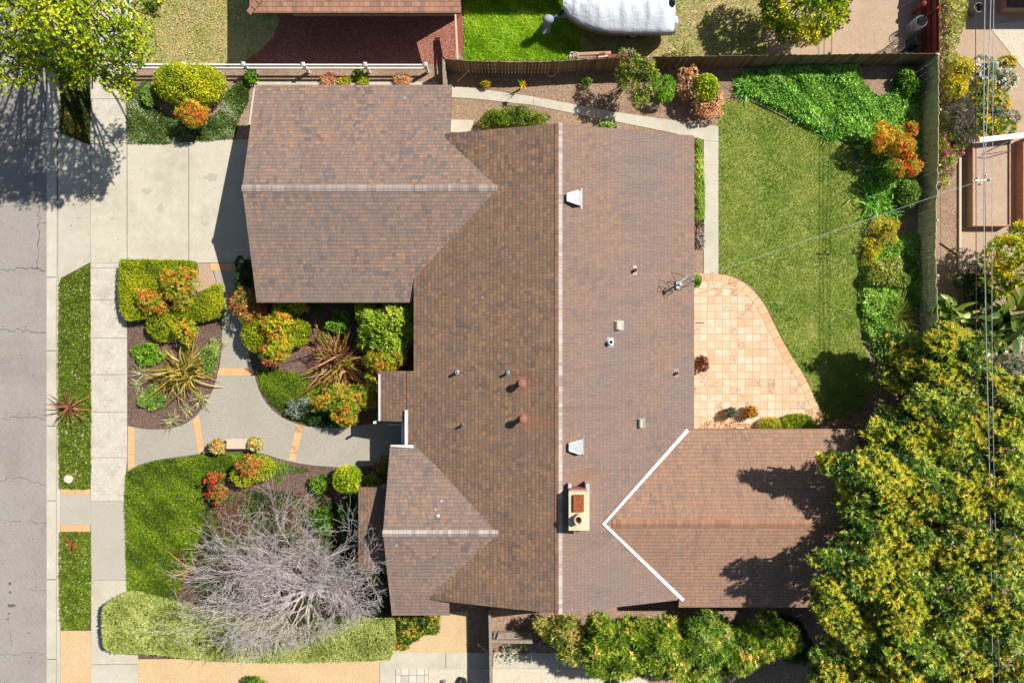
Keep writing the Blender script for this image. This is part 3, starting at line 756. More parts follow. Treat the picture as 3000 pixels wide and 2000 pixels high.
# ridge caps
def ridge_x(x0, x1, yr, zr, w, m1, m2, name="ridge_cap", drop=0.02):
    k = math.sqrt(1+SL*SL)
    for sg, mm in ((1, m1), (-1, m2)):
        vs = [(x0, yr, zr+drop+0.012), (x1, yr, zr+drop+0.012), (x1, yr+sg*w, zr-SL*w+drop), (x0, yr+sg*w, zr-SL*w+drop)]
        vs += [(x0, yr+sg*w, zr-SL*w-0.01), (x1, yr+sg*w, zr-SL*w-0.01)]
        uv = [(v[0], abs(v[1]-yr)+0.5) for v in vs]
        fs = [(0,1,2,3) if sg < 0 else (3,2,1,0), (3,2,5,4) if sg < 0 else (4,5,2,3)]
        MB().add(vs, fs, uv).build(name, mm, house, uv=True)
def ridge_y(y0, y1, xr, zr, w, m1, m2, name="ridge_cap"):
    for sg, mm in ((1, m1), (-1, m2)):
        vs = [(xr, y0, zr+0.032), (xr, y1, zr+0.032), (xr+sg*w, y1, zr-SL*w+0.02), (xr+sg*w, y0, zr-SL*w+0.02)]
        vs += [(xr+sg*w, y0, zr-SL*w-0.01), (xr+sg*w, y1, zr-SL*w-0.01)]
        uv = [(v[1], abs(v[0]-xr)+0.5) for v in vs]
        fs = [(3,2,1,0) if sg > 0 else (0,1,2,3), (4,5,2,3) if sg > 0 else (3,2,5,4)]
        MB().add(vs, fs, uv).build(name, mm, house, uv=True)
ridge_x(gx[1]-0.02, onp(1458,551,pG)[0], YRG, ZRG, 0.135, 'ridgepale', 'ridgepale')
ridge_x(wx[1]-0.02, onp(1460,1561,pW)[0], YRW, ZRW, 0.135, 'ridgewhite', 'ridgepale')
ridge_y(YB-0.02, YT+0.02, XRM-0.02, ZRM, 0.15, 'ridgewhite', 'ridgebrown')  # sun side whitened, far side browned: light and shade in the colours
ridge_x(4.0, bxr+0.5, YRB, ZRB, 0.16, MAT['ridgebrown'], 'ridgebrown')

# porch fascia, gutters
def gutter(a, b, w=0.11, name="gutter", h=0.1): return MB().bar(a, b, w, h).build(name, 'gutter', house)
zpo = pPor(xporch, 0)
gutter((xporch+0.10, yp0-0.15, zpo+0.05), (xporch+0.10, yp1, zpo+0.03), 0.07)
ge = XL2-0.02; zg = pML(XL2, 0)
gutter((ge, yp1+0.5, zg+0.03), (ge, onp(1190,1301,pML)[1], zg+0.03), 0.115)
g3 = onp(1145,1308,pW); g4 = onp(1211,1306,pW)
MB().add([(g3[0], g3[1]+0.02, pW(*g3)+0.05), (g4[0], g4[1]-0.08, pW(*g4)+0.05), (g4[0], g4[1]+0.05, pW(*g4)+0.05), (g3[0], g3[1]+0.07, pW(*g3)+0.05),
          (g3[0], g3[1]+0.02, pW(*g3)-0.03), (g4[0], g4[1]-0.08, pW(*g4)-0.03), (g4[0], g4[1]+0.05, pW(*g4)-0.03), (g3[0], g3[1]+0.07, pW(*g3)-0.03)],
         [(0,1,2,3),(4,5,1,0)[::-1],(5,6,2,1)[::-1],(6,7,3,2)[::-1],(7,4,0,3)[::-1]]).build("gutter", 'gutter', house)
MB().bar(P(1180, 1236, 2.2), P(1180, 1300, 2.2), 0.09, 0.09).build("porch_beam", 'white', house)
MB().bar(P(1136, 1243, 1.6), P(1176, 1244, 1.6), 0.05, 0.05).build("porch_rail", 'gutter', house)
MB().box(PX(1108,1.2), PX(1114,1.2), PY(1232,1.2), PY(1226,1.2), 0.0, 2.25).build("porch_post", 'white', house)
# small shed roof over the front window
zb0, zb1 = 2.30, 2.44
bx0, bx1 = PX(1050, zb0), PX(1160, zb1); bya, byb = PY(1427, 2.37), PY(1672, 2.37)
pS = lambda x, y: zb0+(zb1-zb0)*(x-bx0)/(bx1-bx0)
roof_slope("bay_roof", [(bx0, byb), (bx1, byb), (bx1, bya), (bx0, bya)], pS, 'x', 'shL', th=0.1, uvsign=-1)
MB().box(bx0+0.3, bx1, byb+0.3, bya-0.3, 0, 2.18).build("bay_wall", 'wall', house)
for yy in np.linspace(byb+0.45, bya-1.25, 3): MB().box(bx0+0.285, bx0+0.30, yy, yy+0.9, 0.8, 1.9).build("window", 'glass', house)
MB().lathe(tuple(P(1127, 1423, 2.35)), [(0.09, -0.1), (0.09, 0.08), (0.06, 0.1)], 12).build("downpipe_head", 'flash', house)

# walls
def gwall(pts, zf, name="wall"): return MB().prism(pts, 0, 3, zf=None).build(name, 'wall', house)
def wall_poly(pts, plane, name="wall"):
    n = len(pts); vs = [(x, y, 0) for x, y in pts]+[(x, y, plane(x, y)-0.14) for x, y in pts]
    fs = [(i, (i+1) % n, n+(i+1) % n, n+i) for i in range(n)]+[tuple(range(n, 2*n))]
    return MB().add(vs, fs).build(name, 'wall', house)
def gable_box(x0, x1, y0, y1, ridge, along, plane):
    if along == 'x': pts_l = [(x0, y0), (x1, y0), (x1, ridge), (x1, y1), (x0, y1), (x0, ridge)]
    else: pts_l = [(x0, y0), (ridge, y0), (x1, y0), (x1, y1), (ridge, y1), (x0, y1)]
    n = 6; vs = [(x, y, 0) for x, y in pts_l]+[(x, y, plane(x, y)-0.145) for x, y in pts_l]
    fs = [(i, (i+1) % n, n+(i+1) % n, n+i) for i in range(n)]
    if along == 'x': fs += [(6,7,8,11), (11,8,9,10)]
    else: fs += [(6,7,10,11), (7,8,9,10)]
    return MB().add(vs, fs).build("wall", 'wall', house)
pM = lambda x, y: min(pML(x, y), pMR(x, y))
gable_box(XL+0.6, XR-0.55, YB+0.5, YT-0.5, XRM, 'y', pM)
gable_box(gx[0]+0.55, -2.95, gy1+0.45, gy0-0.45, YRG, 'x', pG)
gable_box(wx[0]+0.5, -2.95, wy1+0.45, wy0-0.5, YRW, 'x', pW)
gable_box(5.0, bxr-0.45, by1+0.45, by0-0.5, YRB, 'x', pB)
gd0 = gx[0]+0.55
gdo = MB()
for i in range(4): gdo.box(gd0-0.05, gd0+0.02, gy1+1.9, gy1+6.7, 0.05+i*0.53, 0.55+i*0.53)
gdo.build("garage_door", 'white', house)
fd = MB().box(XL+0.54, XL+0.62, yp1-1.2, yp1-0.25, 0.05, 2.05).build("front_door", 'door', house)
MB().lathe((XL+0.50, yp1-1.12, 1.0), [(0.03, -0.03), (0.035, 0), (0.03, 0.03)], 8).build("handle", 'flash', fd)
for (y0, y1) in ((6.3, 7.5), (3.2, 5.0), (0.0, 1.2), (-2.6, -1.4)):
    wd = MB(); x = XR-0.53
    for a in (y0, y1): wd.box(x-0.03, x+0.03, a-0.04, a+0.04, 0.9, 2.1)
    for zz in (0.9, 2.1): wd.box(x-0.028, x+0.028, y0, y1, zz-0.04, zz+0.04)
    w_ = wd.build("window", 'white', house); MB().box(x-0.02, x+0.005, y0, y1, 0.9, 2.1).build("pane", 'glass', w_)

# chimney: base, cap, flue
cxa, cxb, cya, cyb = PX(1668, 4.75), PX(1722, 4.75), PY(1550, 4.75), PY(1437, 4.75)
ch = MB().box(cxa, cxb, cya, cyb, 3.6, 4.78).build("chimney", 'cream', house)
MB().box(cxa-0.03, cxb+0.05, cya-0.02, cyb-0.0, 4.78, 4.84).build("chimney_crown", 'cream', ch)
MB().box(PX(1680,4.95), PX(1711,4.95), PY(1499,4.95), PY(1450,4.95), 4.84, 4.95).build("chimney_cap", 'rust', ch)
fl = P(1694.5, 1524, 5.15)
mbf = MB(); prof = [(0.205, -0.30), (0.185, 0.0), (0.150, 0.012), (0.135, -0.01), (0.125, -0.25)]
n = 24
for r, zz in prof:
    for k in range(n): mbf.v.append((fl.x+r*0.86*math.cos(2*math.pi*k/n), fl.y+r*math.sin(2*math.pi*k/n), fl.z+zz)); mbf.uv.append((0, 0))
for i in range(len(prof)-1):
    for k in range(n): mbf.f.append((i*n+k, i*n+(k+1) % n, (i+1)*n+(k+1) % n, (i+1)*n+k))
mbf.build("flue_pot", 'cream', ch, smooth=False)
MB().lathe((fl.x, fl.y, 4.84), [(0.12, 0), (0.12, 0.09)], 20).build("flue_opening", 'rust', ch)
MB().box(PX(1717,4.6), PX(1727.5,4.6), PY(1552,4.6), PY(1417,4.6), 3.75, 4.55).build("chimney_flange", 'galv', ch)
MB().box(PX(1665,4.5), PX(1675,4.5), PY(1436,4.5), PY(1418,4.5), 3.9, 4.45).build("chimney_flange", 'galv', ch)
MB().box(PX(1670,4.6), PX(1720,4.6), PY(1437,4.6), PY(1431,4.6), 3.9, 4.62).build("chimney_flange", 'rustpipe', ch)

# roof vents
def rz(px, py, right=True):
    pl = pMR if right else pML
    x, y = onp(px, py, pl); return Vector((x, y, pl(x, y)))
def rz_at(px, py, h, right=True):
    """base point on the roof whose top at height h projects to this pixel"""
    pl = pMR if right else pML; z_ = 3.5
    for _ in range(30): x, y = PX(px, z_+h), PY(py, z_+h); z_ = pl(x, y)
    return Vector((x, y, z_))
def scoop(px, py):
    b = rz(px, py); x, y, z_ = b; h = 0.26
    # low end up the slope (left), open hood towards the eave
    zl = lambda dx: z_-SL*dx
    # narrow end raised, wide end flat on the roof
    vs = [(x-0.36, y-0.14, zl(-0.36)+0.03), (x-0.36, y+0.16, zl(-0.36)+0.03), (x-0.34, y-0.11, zl(-0.34)+0.17), (x-0.34, y+0.13, zl(-0.34)+0.17),
          (x+0.12, y-0.27, zl(0.12)+h), (x+0.12, y+0.27, zl(0.12)+h), (x+0.26, y-0.32, zl(0.26)+0.02), (x+0.26, y+0.32, zl(0.26)+0.02)]
    o = MB().add(vs, [(0,2,3,1),(2,4,5,3),(4,6,7,5),(0,6,4,2),(1,3,5,7)]).build("scoop_vent", 'galv', house)
    w = 0.03
    MB().add([(x+0.25, y-0.42, zl(0.25)+0.012), (x+0.30, y-0.42, zl(0.30)+0.012), (x+0.30, y+0.42, zl(0.30)+0.012), (x+0.25, y+0.42, zl(0.25)+0.012),
              (x+0.25, y-0.42, zl(0.25)+0.03), (x+0.30, y-0.42, zl(0.30)+0.03), (x+0.30, y+0.42, zl(0.30)+0.03), (x+0.25, y+0.42, zl(0.25)+0.03)],
             [(4,5,6,7),(0,4,7,3),(1,2,6,5),(0,1,5,4),(2,3,7,6)]).build("vent_flange", 'flash', o)
    MB().bar((x-0.33, y-0.13, zl(-0.33)+0.175), (x+0.12, y-0.28, zl(0.12)+h+0.01), 0.03, 0.02).build("vent_seam", 'white', o)
    MB().bar((x-0.33, y+0.14, zl(-0.33)+0.175), (x+0.12, y+0.28, zl(0.12)+h+0.01), 0.03, 0.02).build("vent_seam", 'white', o)
scoop(1684, 582); scoop(1690, 1307)
def flashing(b, w, l, parent, mat='flash', right=True):
    s = -SL if right else SL
    f = lambda x: b.z+s*(x-b.x)
    x0, x1, y0, y1 = b.x-w/2, b.x+w/2, b.y-l/2, b.y+l/2
    MB().add([(x0,y0,f(x0)+0.012),(x1,y0,f(x1)+0.012),(x1,y1,f(x1)+0.012),(x0,y1,f(x0)+0.012),(x0,y0,f(x0)-0.02),(x1,y0,f(x1)-0.02),(x1,y1,f(x1)-0.02),(x0,y1,f(x0)-0.02)],
             [(0,1,2,3),(0,4,5,1),(1,5,6,2),(2,6,7,3),(3,7,4,0)]).build("flashing", mat, parent)
def pipe_vent(px, py, r, h, mat, fw, fl_, right=True, fmat='flash', cap=None):
    b = rz_at(px, py, h, right)
    o = MB().lathe(tuple(b), [(r*1.5, -0.08), (r*1.45, 0.05), (r, 0.09), (r, h), (r*0.7, h), (r*0.7, h-0.05)], 14).build("vent_pipe", mat, house)
    flashing(b, fw, fl_, o, fmat, right)
    if cap: MB().lathe((b.x, b.y, b.z+h+0.05), [(r*1.5, 0), (r*1.6, 0.03), (r*1.35, 0.07), (r*0.3, 0.09)], 16).build("vent_cap", cap, o)
    else: MB().lathe((b.x, b.y, b.z+h-0.045), [(r*0.68, 0), (r*0.68, 0.01)], 12).build("pipe_mouth", 'dark', o)
    return o
pipe_vent(1863, 790, 0.06, 0.22, 'rustpipe', 0.17, 0.36); pipe_vent(1790, 1002, 0.10, 0.26, 'white', 0.30, 0.40)
pipe_vent(1985, 1093, 0.055, 0.2, 'rustpipe', 0.2, 0.34); pipe_vent(1338, 1091, 0.06, 0.32, 'galv', 0.2, 0.34, False)
pipe_vent(1488, 1093, 0.05, 0.3, 'galv', 0.2, 0.34, False); pipe_vent(1354, 1247, 0.05, 0.28, 'rustpipe', 0.2, 0.34, False)
pipe_vent(1529, 1122, 0.10, 0.36, 'rustpipe', 0.34, 0.46, False, 'rustpipe', 'rustpipe'); pipe_vent(1533, 1227, 0.10, 0.44, 'rustpipe', 0.34, 0.46, False, 'rustpipe', 'rustpipe')
def barrel(px, py, l, w, h, mat):
    b = rz_at(px, py, h*0.8); vs, fs = [], []; n = 8
    for i, yy in enumerate((-l/2, l/2)):
        for k in range(n+1):
            a = math.pi*k/n; vs.append((b.x-w/2*math.cos(a), b.y+yy, b.z-0.08+(h+0.06)*math.sin(a)**0.7 if 0 < k < n else b.z-0.08))
    for k in range(n): fs.append((k, k+1, n+2+k, n+1+k)[::-1])
    fs += [tuple(range(n+1)), tuple(range(n+1, 2*n+2))[::-1]]
    o = MB().add(vs, fs).build("barrel_vent", mat, house); flashing(b+Vector((0.06, 0, -0.0)), w+0.14, l+0.08, o)
barrel(1811, 953, 0.33, 0.27, 0.2, 'stone'); barrel(1877, 1240, 0.33, 0.2, 0.2, 'stone')
# service mast with its drip loops
sb = rz(1978, 838)
mast = MB().tube([sb+Vector((0, 0, -0.05)), sb+Vector((0, 0, 0.75))], 0.035, 10).build("service_mast", 'galv', house)
MB().lathe((sb.x, sb.y, sb.z+0.7), [(0.05, 0), (0.085, 0.05), (0.08, 0.12), (0.03, 0.17)], 12).build("weather_head", 'galv', mast)
MB().box(sb.x+0.02, sb.x+0.2, sb.y-0.12, sb.y+0.2, sb.z-0.06, sb.z+0.1).build("junction_box", 'galv', mast)
mb = MB(); hd = sb+Vector((0, 0, 0.8))
for k, (dx, dy, q) in enumerate([(-0.25, 0.25, 0.1), (-0.35, 0.02, 0.3), (0.05, -0.22, 0.2)]):
    mb.tube([hd, hd+Vector((dx, dy, 0.0)), hd+Vector((dx*1.3, dy*1.6+0.1, -q)), hd+Vector((0.1, dy+0.12, -0.1)), hd+Vector((0.55, 0.12, 0.06))], 0.012, 5)
mb.build("drip_loop", 'cable', mast)
MB().bar(hd+Vector((0.0, 0.1, 0.05)), hd+Vector((0.28, 0.32, 0.2)), 0.03, 0.03).build("mast_bracket", 'white', mast)

# scraps blown on to the roof
def scrap(px, py, plane, label, s=0.11, rot=0.3, name="paper_scrap"):
    x, y = onp(px, py, plane); z_ = plane(x, y)+0.03
    ps = [(-0.7, -0.4), (0.8, -0.5), (0.55, 0.1), (0.0, 0.75), (-0.3, 0.2)]
    vs = []
    for k, (a, b) in enumerate(ps):
        a, b = a*s, b*s; xx = x+a*math.cos(rot)-b*math.sin(rot); yy = y+a*math.sin(rot)+b*math.cos(rot); vs.append((xx, yy, plane(xx, yy)+0.02+0.02*(k % 2)))
    vs += [(v[0], v[1], v[2]-0.006) for v in vs]; n = 5
    o = MB().add(vs, [tuple(range(n)), tuple(range(n, 2*n))[::-1]]+[(i, n+i, n+(i+1) % n, (i+1) % n) for i in range(n)]).build(name, 'galv')
    tag(o, label, "scrap", "pale scraps lying on the roofs")
scrap(1186, 288, pG, "pale scrap near the upper eave of the garage roof", 0.1)
scrap(1283, 727, pG, "pale scrap beside the garage roof valley", 0.08, 0.1)
scrap(1413, 873, pML, "pale scrap alone on the darker main slope left of the ridge", 0.07, 2.0)
scrap(1293, 1467, pW, "slim pale scrap on the upper half of the front wing roof, uppermost of three", 0.1, 0.8)
scrap(1276, 1492, pW, "faint scrap on the front wing roof, middle of three", 0.07, 1.8)
scrap(1285, 1510, pW, "largest pale scrap above the front wing ridge, lowest of three", 0.12, 3.4)
scrap(1161, 1596, pW, "pale scrap just below the front wing ridge cap", 0.09, 0.2)

# ---------------- neighbour's house at the top
nh = thing("neighbour_house", "neighbour's house with light brown hip roof cut by the top edge of the photo", "house", (PX(1040), PY(-300), 0))
NZ, NE = 2.62, 2.62
nx0, nx1, ny0 = PX(731, NZ), PX(1350, NZ), PY(38, NZ)
nyr = ny0+5.2; NSL = 0.3
pNb = lambda x, y: NZ+NSL*(y-ny0); pNt = lambda x, y: NZ+NSL*(ny0+10.4-y); pNl = lambda x, y: NZ+NSL*(x-nx0)
def nroof(pts, plane, axis, sign):
    roof_slope("roof_slope", pts, plane, axis, 'shN', parent=nh, uvsign=sign)
nroof([(nx0, ny0), (nx1, ny0), (nx1, nyr), (nx0+5.2, nyr)], pNb, 'y', -1)
nroof([(nx0, ny0+10.4), (nx0+5.2, nyr), (nx1, nyr), (nx1, ny0+10.4)], pNt, 'y', 1)
nroof([(nx0, ny0), (nx0+5.2, nyr), (nx0, ny0+10.4)], pNl, 'x', -1)
hipc = MB()
for i in range(26):
    a = Vector((nx0+i*0.2-0.02, ny0+i*0.2-0.02, NZ+NSL*i*0.2+0.03)); b = a+Vector((0.17, 0.17, NSL*0.17+0.02)); hipc.bar(a, b, 0.24, 0.03)
hipc.build("hip_cap", 'shN', nh)
MB().box(nx0+1.0, nx1-0.15, ny0+1.1, ny0+9.8, 0, NZ+0.05).build("wall", 'wall', nh)

nwx1, nwy = PX(1796, NZ), PY(-123, NZ)  # unseen wing added to throw its straight shadow over the lush lawn
pNw = lambda x, y: NZ+NSL*(y-nwy) if y < nwy+3.6 else NZ+NSL*(nwy+7.2-y)
nroof([(nx1-0.1, nwy), (nwx1, nwy), (nwx1, nwy+3.6), (nx1-0.1, nwy+3.6)], pNw, 'y', -1)
nroof([(nx1-0.1, nwy+3.6), (nwx1, nwy+3.6), (nwx1, nwy+7.2), (nx1-0.1, nwy+7.2)], pNw, 'y', 1)
MB().box(nx1-0.2, nwx1-0.5, nwy+0.5, nwy+6.7, 0, NZ+0.05).build("wall", 'wall', nh)

# ================================================================== PLANTS
RG = lambda s: np.random.default_rng(s)
# palettes (leaf albedo)
LIME = np.clip(np.array([1.3,1.2,0.9])*pal(c(120,150,20), c(158,184,24), c(190,206,40), c(206,210,60)), 0, 0.85)
BOX = np.clip(np.array([1.55,1.35,0.9])*pal(c(92,120,14), c(128,150,20), c(152,168,26), c(176,186,44)), 0, 0.85)
GREEN = np.clip(np.array([1.6,1.4,1.0])*pal(c(58,104,20), c(86,140,28), c(116,168,40), c(142,186,60)), 0, 0.85)
BRIGHT = pal(c(112,154,60,0.8), c(146,184,78,0.8), c(172,204,96,0.85), c(194,216,120,0.85))
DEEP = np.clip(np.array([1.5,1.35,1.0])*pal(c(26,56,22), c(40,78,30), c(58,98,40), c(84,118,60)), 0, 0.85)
COVER = np.clip(np.array([1.5,1.3,1.0])*pal(c(66,92,24), c(92,120,30), c(116,142,40), c(200,210,180), c(86,108,34)), 0, 0.85)
COVG = np.clip(np.array([1.2,1.2,0.7])*pal(c(70,96,14), c(98,124,18), c(122,146,30), c(146,164,60)), 0, 0.85)
NAND = np.clip(np.array([1.1,1.3,1.15])*pal(c(120,140,40), c(176,170,44), c(210,170,44), c(222,150,56), c(218,120,56)), 0, 0.85)
NANDY = np.clip(np.array([1.12,1.25,1.1])*pal(c(150,166,34), c(206,190,44), c(226,180,52), c(228,140,56)), 0, 0.85)
NANDR = np.clip(np.array([1.1,1.3,1.0])*pal(c(120,130,50), c(190,140,70), c(206,140,76), c(200,100,60), c(160,110,66)), 0, 0.85)
PALEH = np.clip(np.array([1.02,0.95,1.1])*pal(c(140,158,72), c(170,188,88), c(192,206,108), c(206,216,132)), 0, 0.85)
AVOG = np.clip(np.array([2.2,2.05,1.7])*pal(c(38,62,26), c(64,92,36), c(100,124,48), c(146,160,80)), 0, 0.85)
AVOY = np.clip(np.array([1.28,1.3,1.1])*pal(c(160,176,44), c(196,196,50), c(220,206,64), c(226,194,60)), 0, 0.85)
OLEA = np.clip(np.array([1.9,1.65,1.2])*pal(c(70,100,26), c(104,136,40), c(134,160,60), c(196,184,110)), 0, 0.85)
OLEB = np.clip(np.array([1.3,1.35,1.1])*pal(c(110,124,50), c(150,156,66), c(190,176,100), c(190,164,110)), 0, 0.85)
CIT = np.clip(np.array([1.5,1.35,0.9])*pal(c(74,110,14), c(124,150,20), c(170,186,28), c(206,200,40)), 0, 0.85)
STREET = np.clip(np.array([1.2,1.2,0.8])*pal(c(90,120,14), c(140,166,20), c(176,194,30), c(206,208,56)), 0, 0.85)
SILV = pal(c(120,136,120), c(160,172,156), c(196,204,190), c(100,120,96))
RED = pal(c(214,60,36), c(222,90,52), c(206,60,40))
YEL = pal(c(250,216,30), c(244,190,20))
PINK = pal(c(216,70,150), c(196,60,130), c(230,130,180))
WHITEF = pal(c(244,244,240), c(226,226,220))
STRAW = pal(c(196,170,120), c(214,190,140), c(160,130,90))
DRYP = pal(c(214,170,130,0.9), c(228,190,152,0.9), c(200,146,108,0.9), c(176,130,96,0.9))
VINE = np.clip(np.array([1.25,1.2,1.0])*pal(c(120,140,56), c(160,172,80), c(190,196,106), c(150,130,80)), 0, 0.85)
YVINE = np.clip(np.array([1.3,1.25,1.0])*pal(c(150,160,50), c(190,190,60), c(226,210,50)), 0, 0.85)

def nblob(px, py, z, rx, ry, rz):
    """ellipsoid centred on this photo pixel at height z; rx, ry in photo pixels on the ground scale"""
    p = P(px, py, z); s = (H-z)/F
    return (p.x, p.y, p.z, rx*s, ry*s, rz)

def foliage(name, parent, blobs, n, k, L, Wd, palette, w, seed, spread=1.0, mat='leaf', shell=(0.72,1.04), lumpy=0.16, lf=1.4, upb=0.5, clus=0.5, jit=0.15, extra=None, bottom=-0.35, cf=1.0):
    rng = RG(seed); C, N = blob_pts(blobs, n, rng, shell, bottom, lumpy, lf, seed)
    C[:, 2] = np.maximum(C[:, 2], 0.03)
    A = unit(N+np.array([0, 0, upb])+rng.normal(0, 0.35, C.shape))
    cols = pick(palette, w, n, rng, C, cf, seed, jit, clus)
    parts = [rosettes(C, A, k, L, Wd, spread, cols, rng)]
    if extra: parts += extra(C, A, rng)
    V, Fq, Cc = merge(parts)
    return mesh_np(name, V, Fq, mat, parent, cols=Cc)

def ragged(blobs, seed, m=5):
    r = RG(seed+900); out = []
    for (x, y, z, a, b, cc) in blobs:
        out.append((x, y, z, a*0.74, b*0.74, cc*0.9)); ph = r.random()*6.28
        for i in range(m):
            an = ph+6.283*i/m+r.normal(0, 0.35); rr = 0.55+0.3*r.random(); s = 0.28+0.24*r.random()
            out.append((x+a*rr*math.cos(an), y+b*rr*math.sin(an), max(0.1, z+cc*r.normal(-0.1, 0.3)), a*s, b*s, cc*(0.45+0.3*r.random())))
    return out
def shrub(label, blobs, n, k, L, Wd, palette, w, seed, name="shrub", cat="shrub", group=None, core=0.78, flowers=None, **kw):
    b0 = blobs[0]; t = thing(name, label, cat, (b0[0], b0[1], 0), group); inner = blobs
    if kw.get('lumpy', 0.16) >= 0.2: blobs = ragged(blobs, seed)
    ex = None
    if flowers:
        fp, fn, fL = flowers
        def ex(C0, A0, r_):
            C, N = blob_pts(blobs, fn, r_, (0.98, 1.1), 0.1); C = np.repeat(C, 2, 0)+r_.normal(0, fL*0.4, (fn*2, 3)); N = np.repeat(N, 2, 0)
            return [rosettes(C, unit(N+[0, 0, 1]), 5, fL, fL*0.7, 1.2, fp[r_.integers(0, len(fp), fn*2)], r_)]
    foliage("foliage", t, blobs, n, k, L, Wd, palette, w, seed, extra=ex, **kw)
    mb = MB()
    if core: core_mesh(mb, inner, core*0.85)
    rng = RG(seed+1)
    for b in inner:
        for q in range(2 if len(inner) > 2 else 3):
            a = rng.random()*6.28; mb.tube([(b0[0]+0.02*math.cos(a), b0[1]+0.02*math.sin(a), 0), (b[0]+b[3]*0.4*math.cos(a), b[1]+b[4]*0.4*math.sin(a), b[2])], [0.025, 0.012], 5)
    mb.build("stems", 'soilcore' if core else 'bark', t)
    return t

def cover(name, label, cat, poly, z0, h, dens, L, Wd, palette, w, seed, k=3, spread=1.1, mat='leaf', jit=0.16, clus=0.5, thingy=False, lf=1.6, upb=1.2, cf=1.0):
    """low planting that fills an outline (photo pixels)"""
    rng = RG(seed); n = int(polyarea(poly)*dens)
    q = polysample(poly, n, rng)
    X, Y = (q[:, 0]-1500)*H/F, (1000-q[:, 1])*H/F
    q3 = np.stack([X, Y, np.zeros(n)], 1)
    # lower towards the rim
    pe = np.array(poly, float); dmin = np.full(n, 1e9)
    for i in range(len(pe)):
        a, b = pe[i], pe[(i+1) % len(pe)]; ab = b-a; t = np.clip(((q-a)@ab)/max(1e-6, ab@ab), 0, 1)
        dmin = np.minimum(dmin, np.linalg.norm(q-(a+t[:, None]*ab), axis=1))
    rim = np.clip(dmin/M_/max(0.08, h*0.7), 0.15, 1)
    zz = z0+h*rim*(0.62+0.3*lump(q3, lf, seed))*(0.45+0.55*rng.random(n))
    C = np.stack([X, Y, zz], 1)*1.0
    s = (H-zz)/H; C[:, 0] *= s; C[:, 1] *= s
    A = unit(np.stack([rng.normal(0, 0.45, n), rng.normal(0, 0.45, n), np.full(n, upb)], 1))
    cols = pick(palette, w, n, rng, C, cf, seed, jit, clus)
    v, f, cc = rosettes(C, A, k, L, Wd, spread, cols, rng)
    o = mesh_np(name, v, f, mat, None, cols=cc)
    return tag(o, label, cat, kind=None if thingy else 'stuff')

def tuft(label, px, py, z, n, L, Wd, palette, w, seed, name="spiky_plant", cat="plant", droop=0.35, up=(0.1, 1.3), group=None, base=0.08, stem=0.0, seg=5, prof=0, fold=0.0, mat='leafgloss', ang=None, part="leaf_blades", Lj=0.25):
    rng = RG(seed); p = P(px, py, z); t = thing(name, label, cat, (p.x, p.y, 0), group)
    a = (rng.random(n)*6.283) if ang is None else np.array(ang)[rng.integers(0, len(ang), n)]+rng.normal(0, 0.2, n)
    el = up[0]+(up[1]-up[0])*rng.random(n)
    D = np.stack([np.cos(a)*np.cos(el), np.sin(a)*np.cos(el), np.sin(el)], 1)
    R = np.array([p.x, p.y, max(0.02, stem)])+rng.normal(0, base, (n, 3))*np.array([1, 1, 0.15])
    R[:, 2] = np.abs(R[:, 2])
    cols = palette[rng.choice(len(palette), n, p=np.array(w)/sum(w))]*(1+rng.normal(0, 0.12, (n, 1)))
    Ls = L*(1+rng.normal(0, Lj, n)).clip(0.45, 1.5)
    v, f, cc = blades(R, D, Ls, Wd*(0.7+0.6*rng.random(n)), droop*(0.4+rng.random(n)*1.0), cols, rng, seg, prof, fold)
    mesh_np(part, v, f, mat, t, cols=cc)
    MB().lathe((p.x, p.y, 0), [(base*0.8+0.02, -0.02), (base*0.6+0.02, max(0.06, stem))], 8).build("crown_base" if not stem else "stem", 'bark', t)
    return t

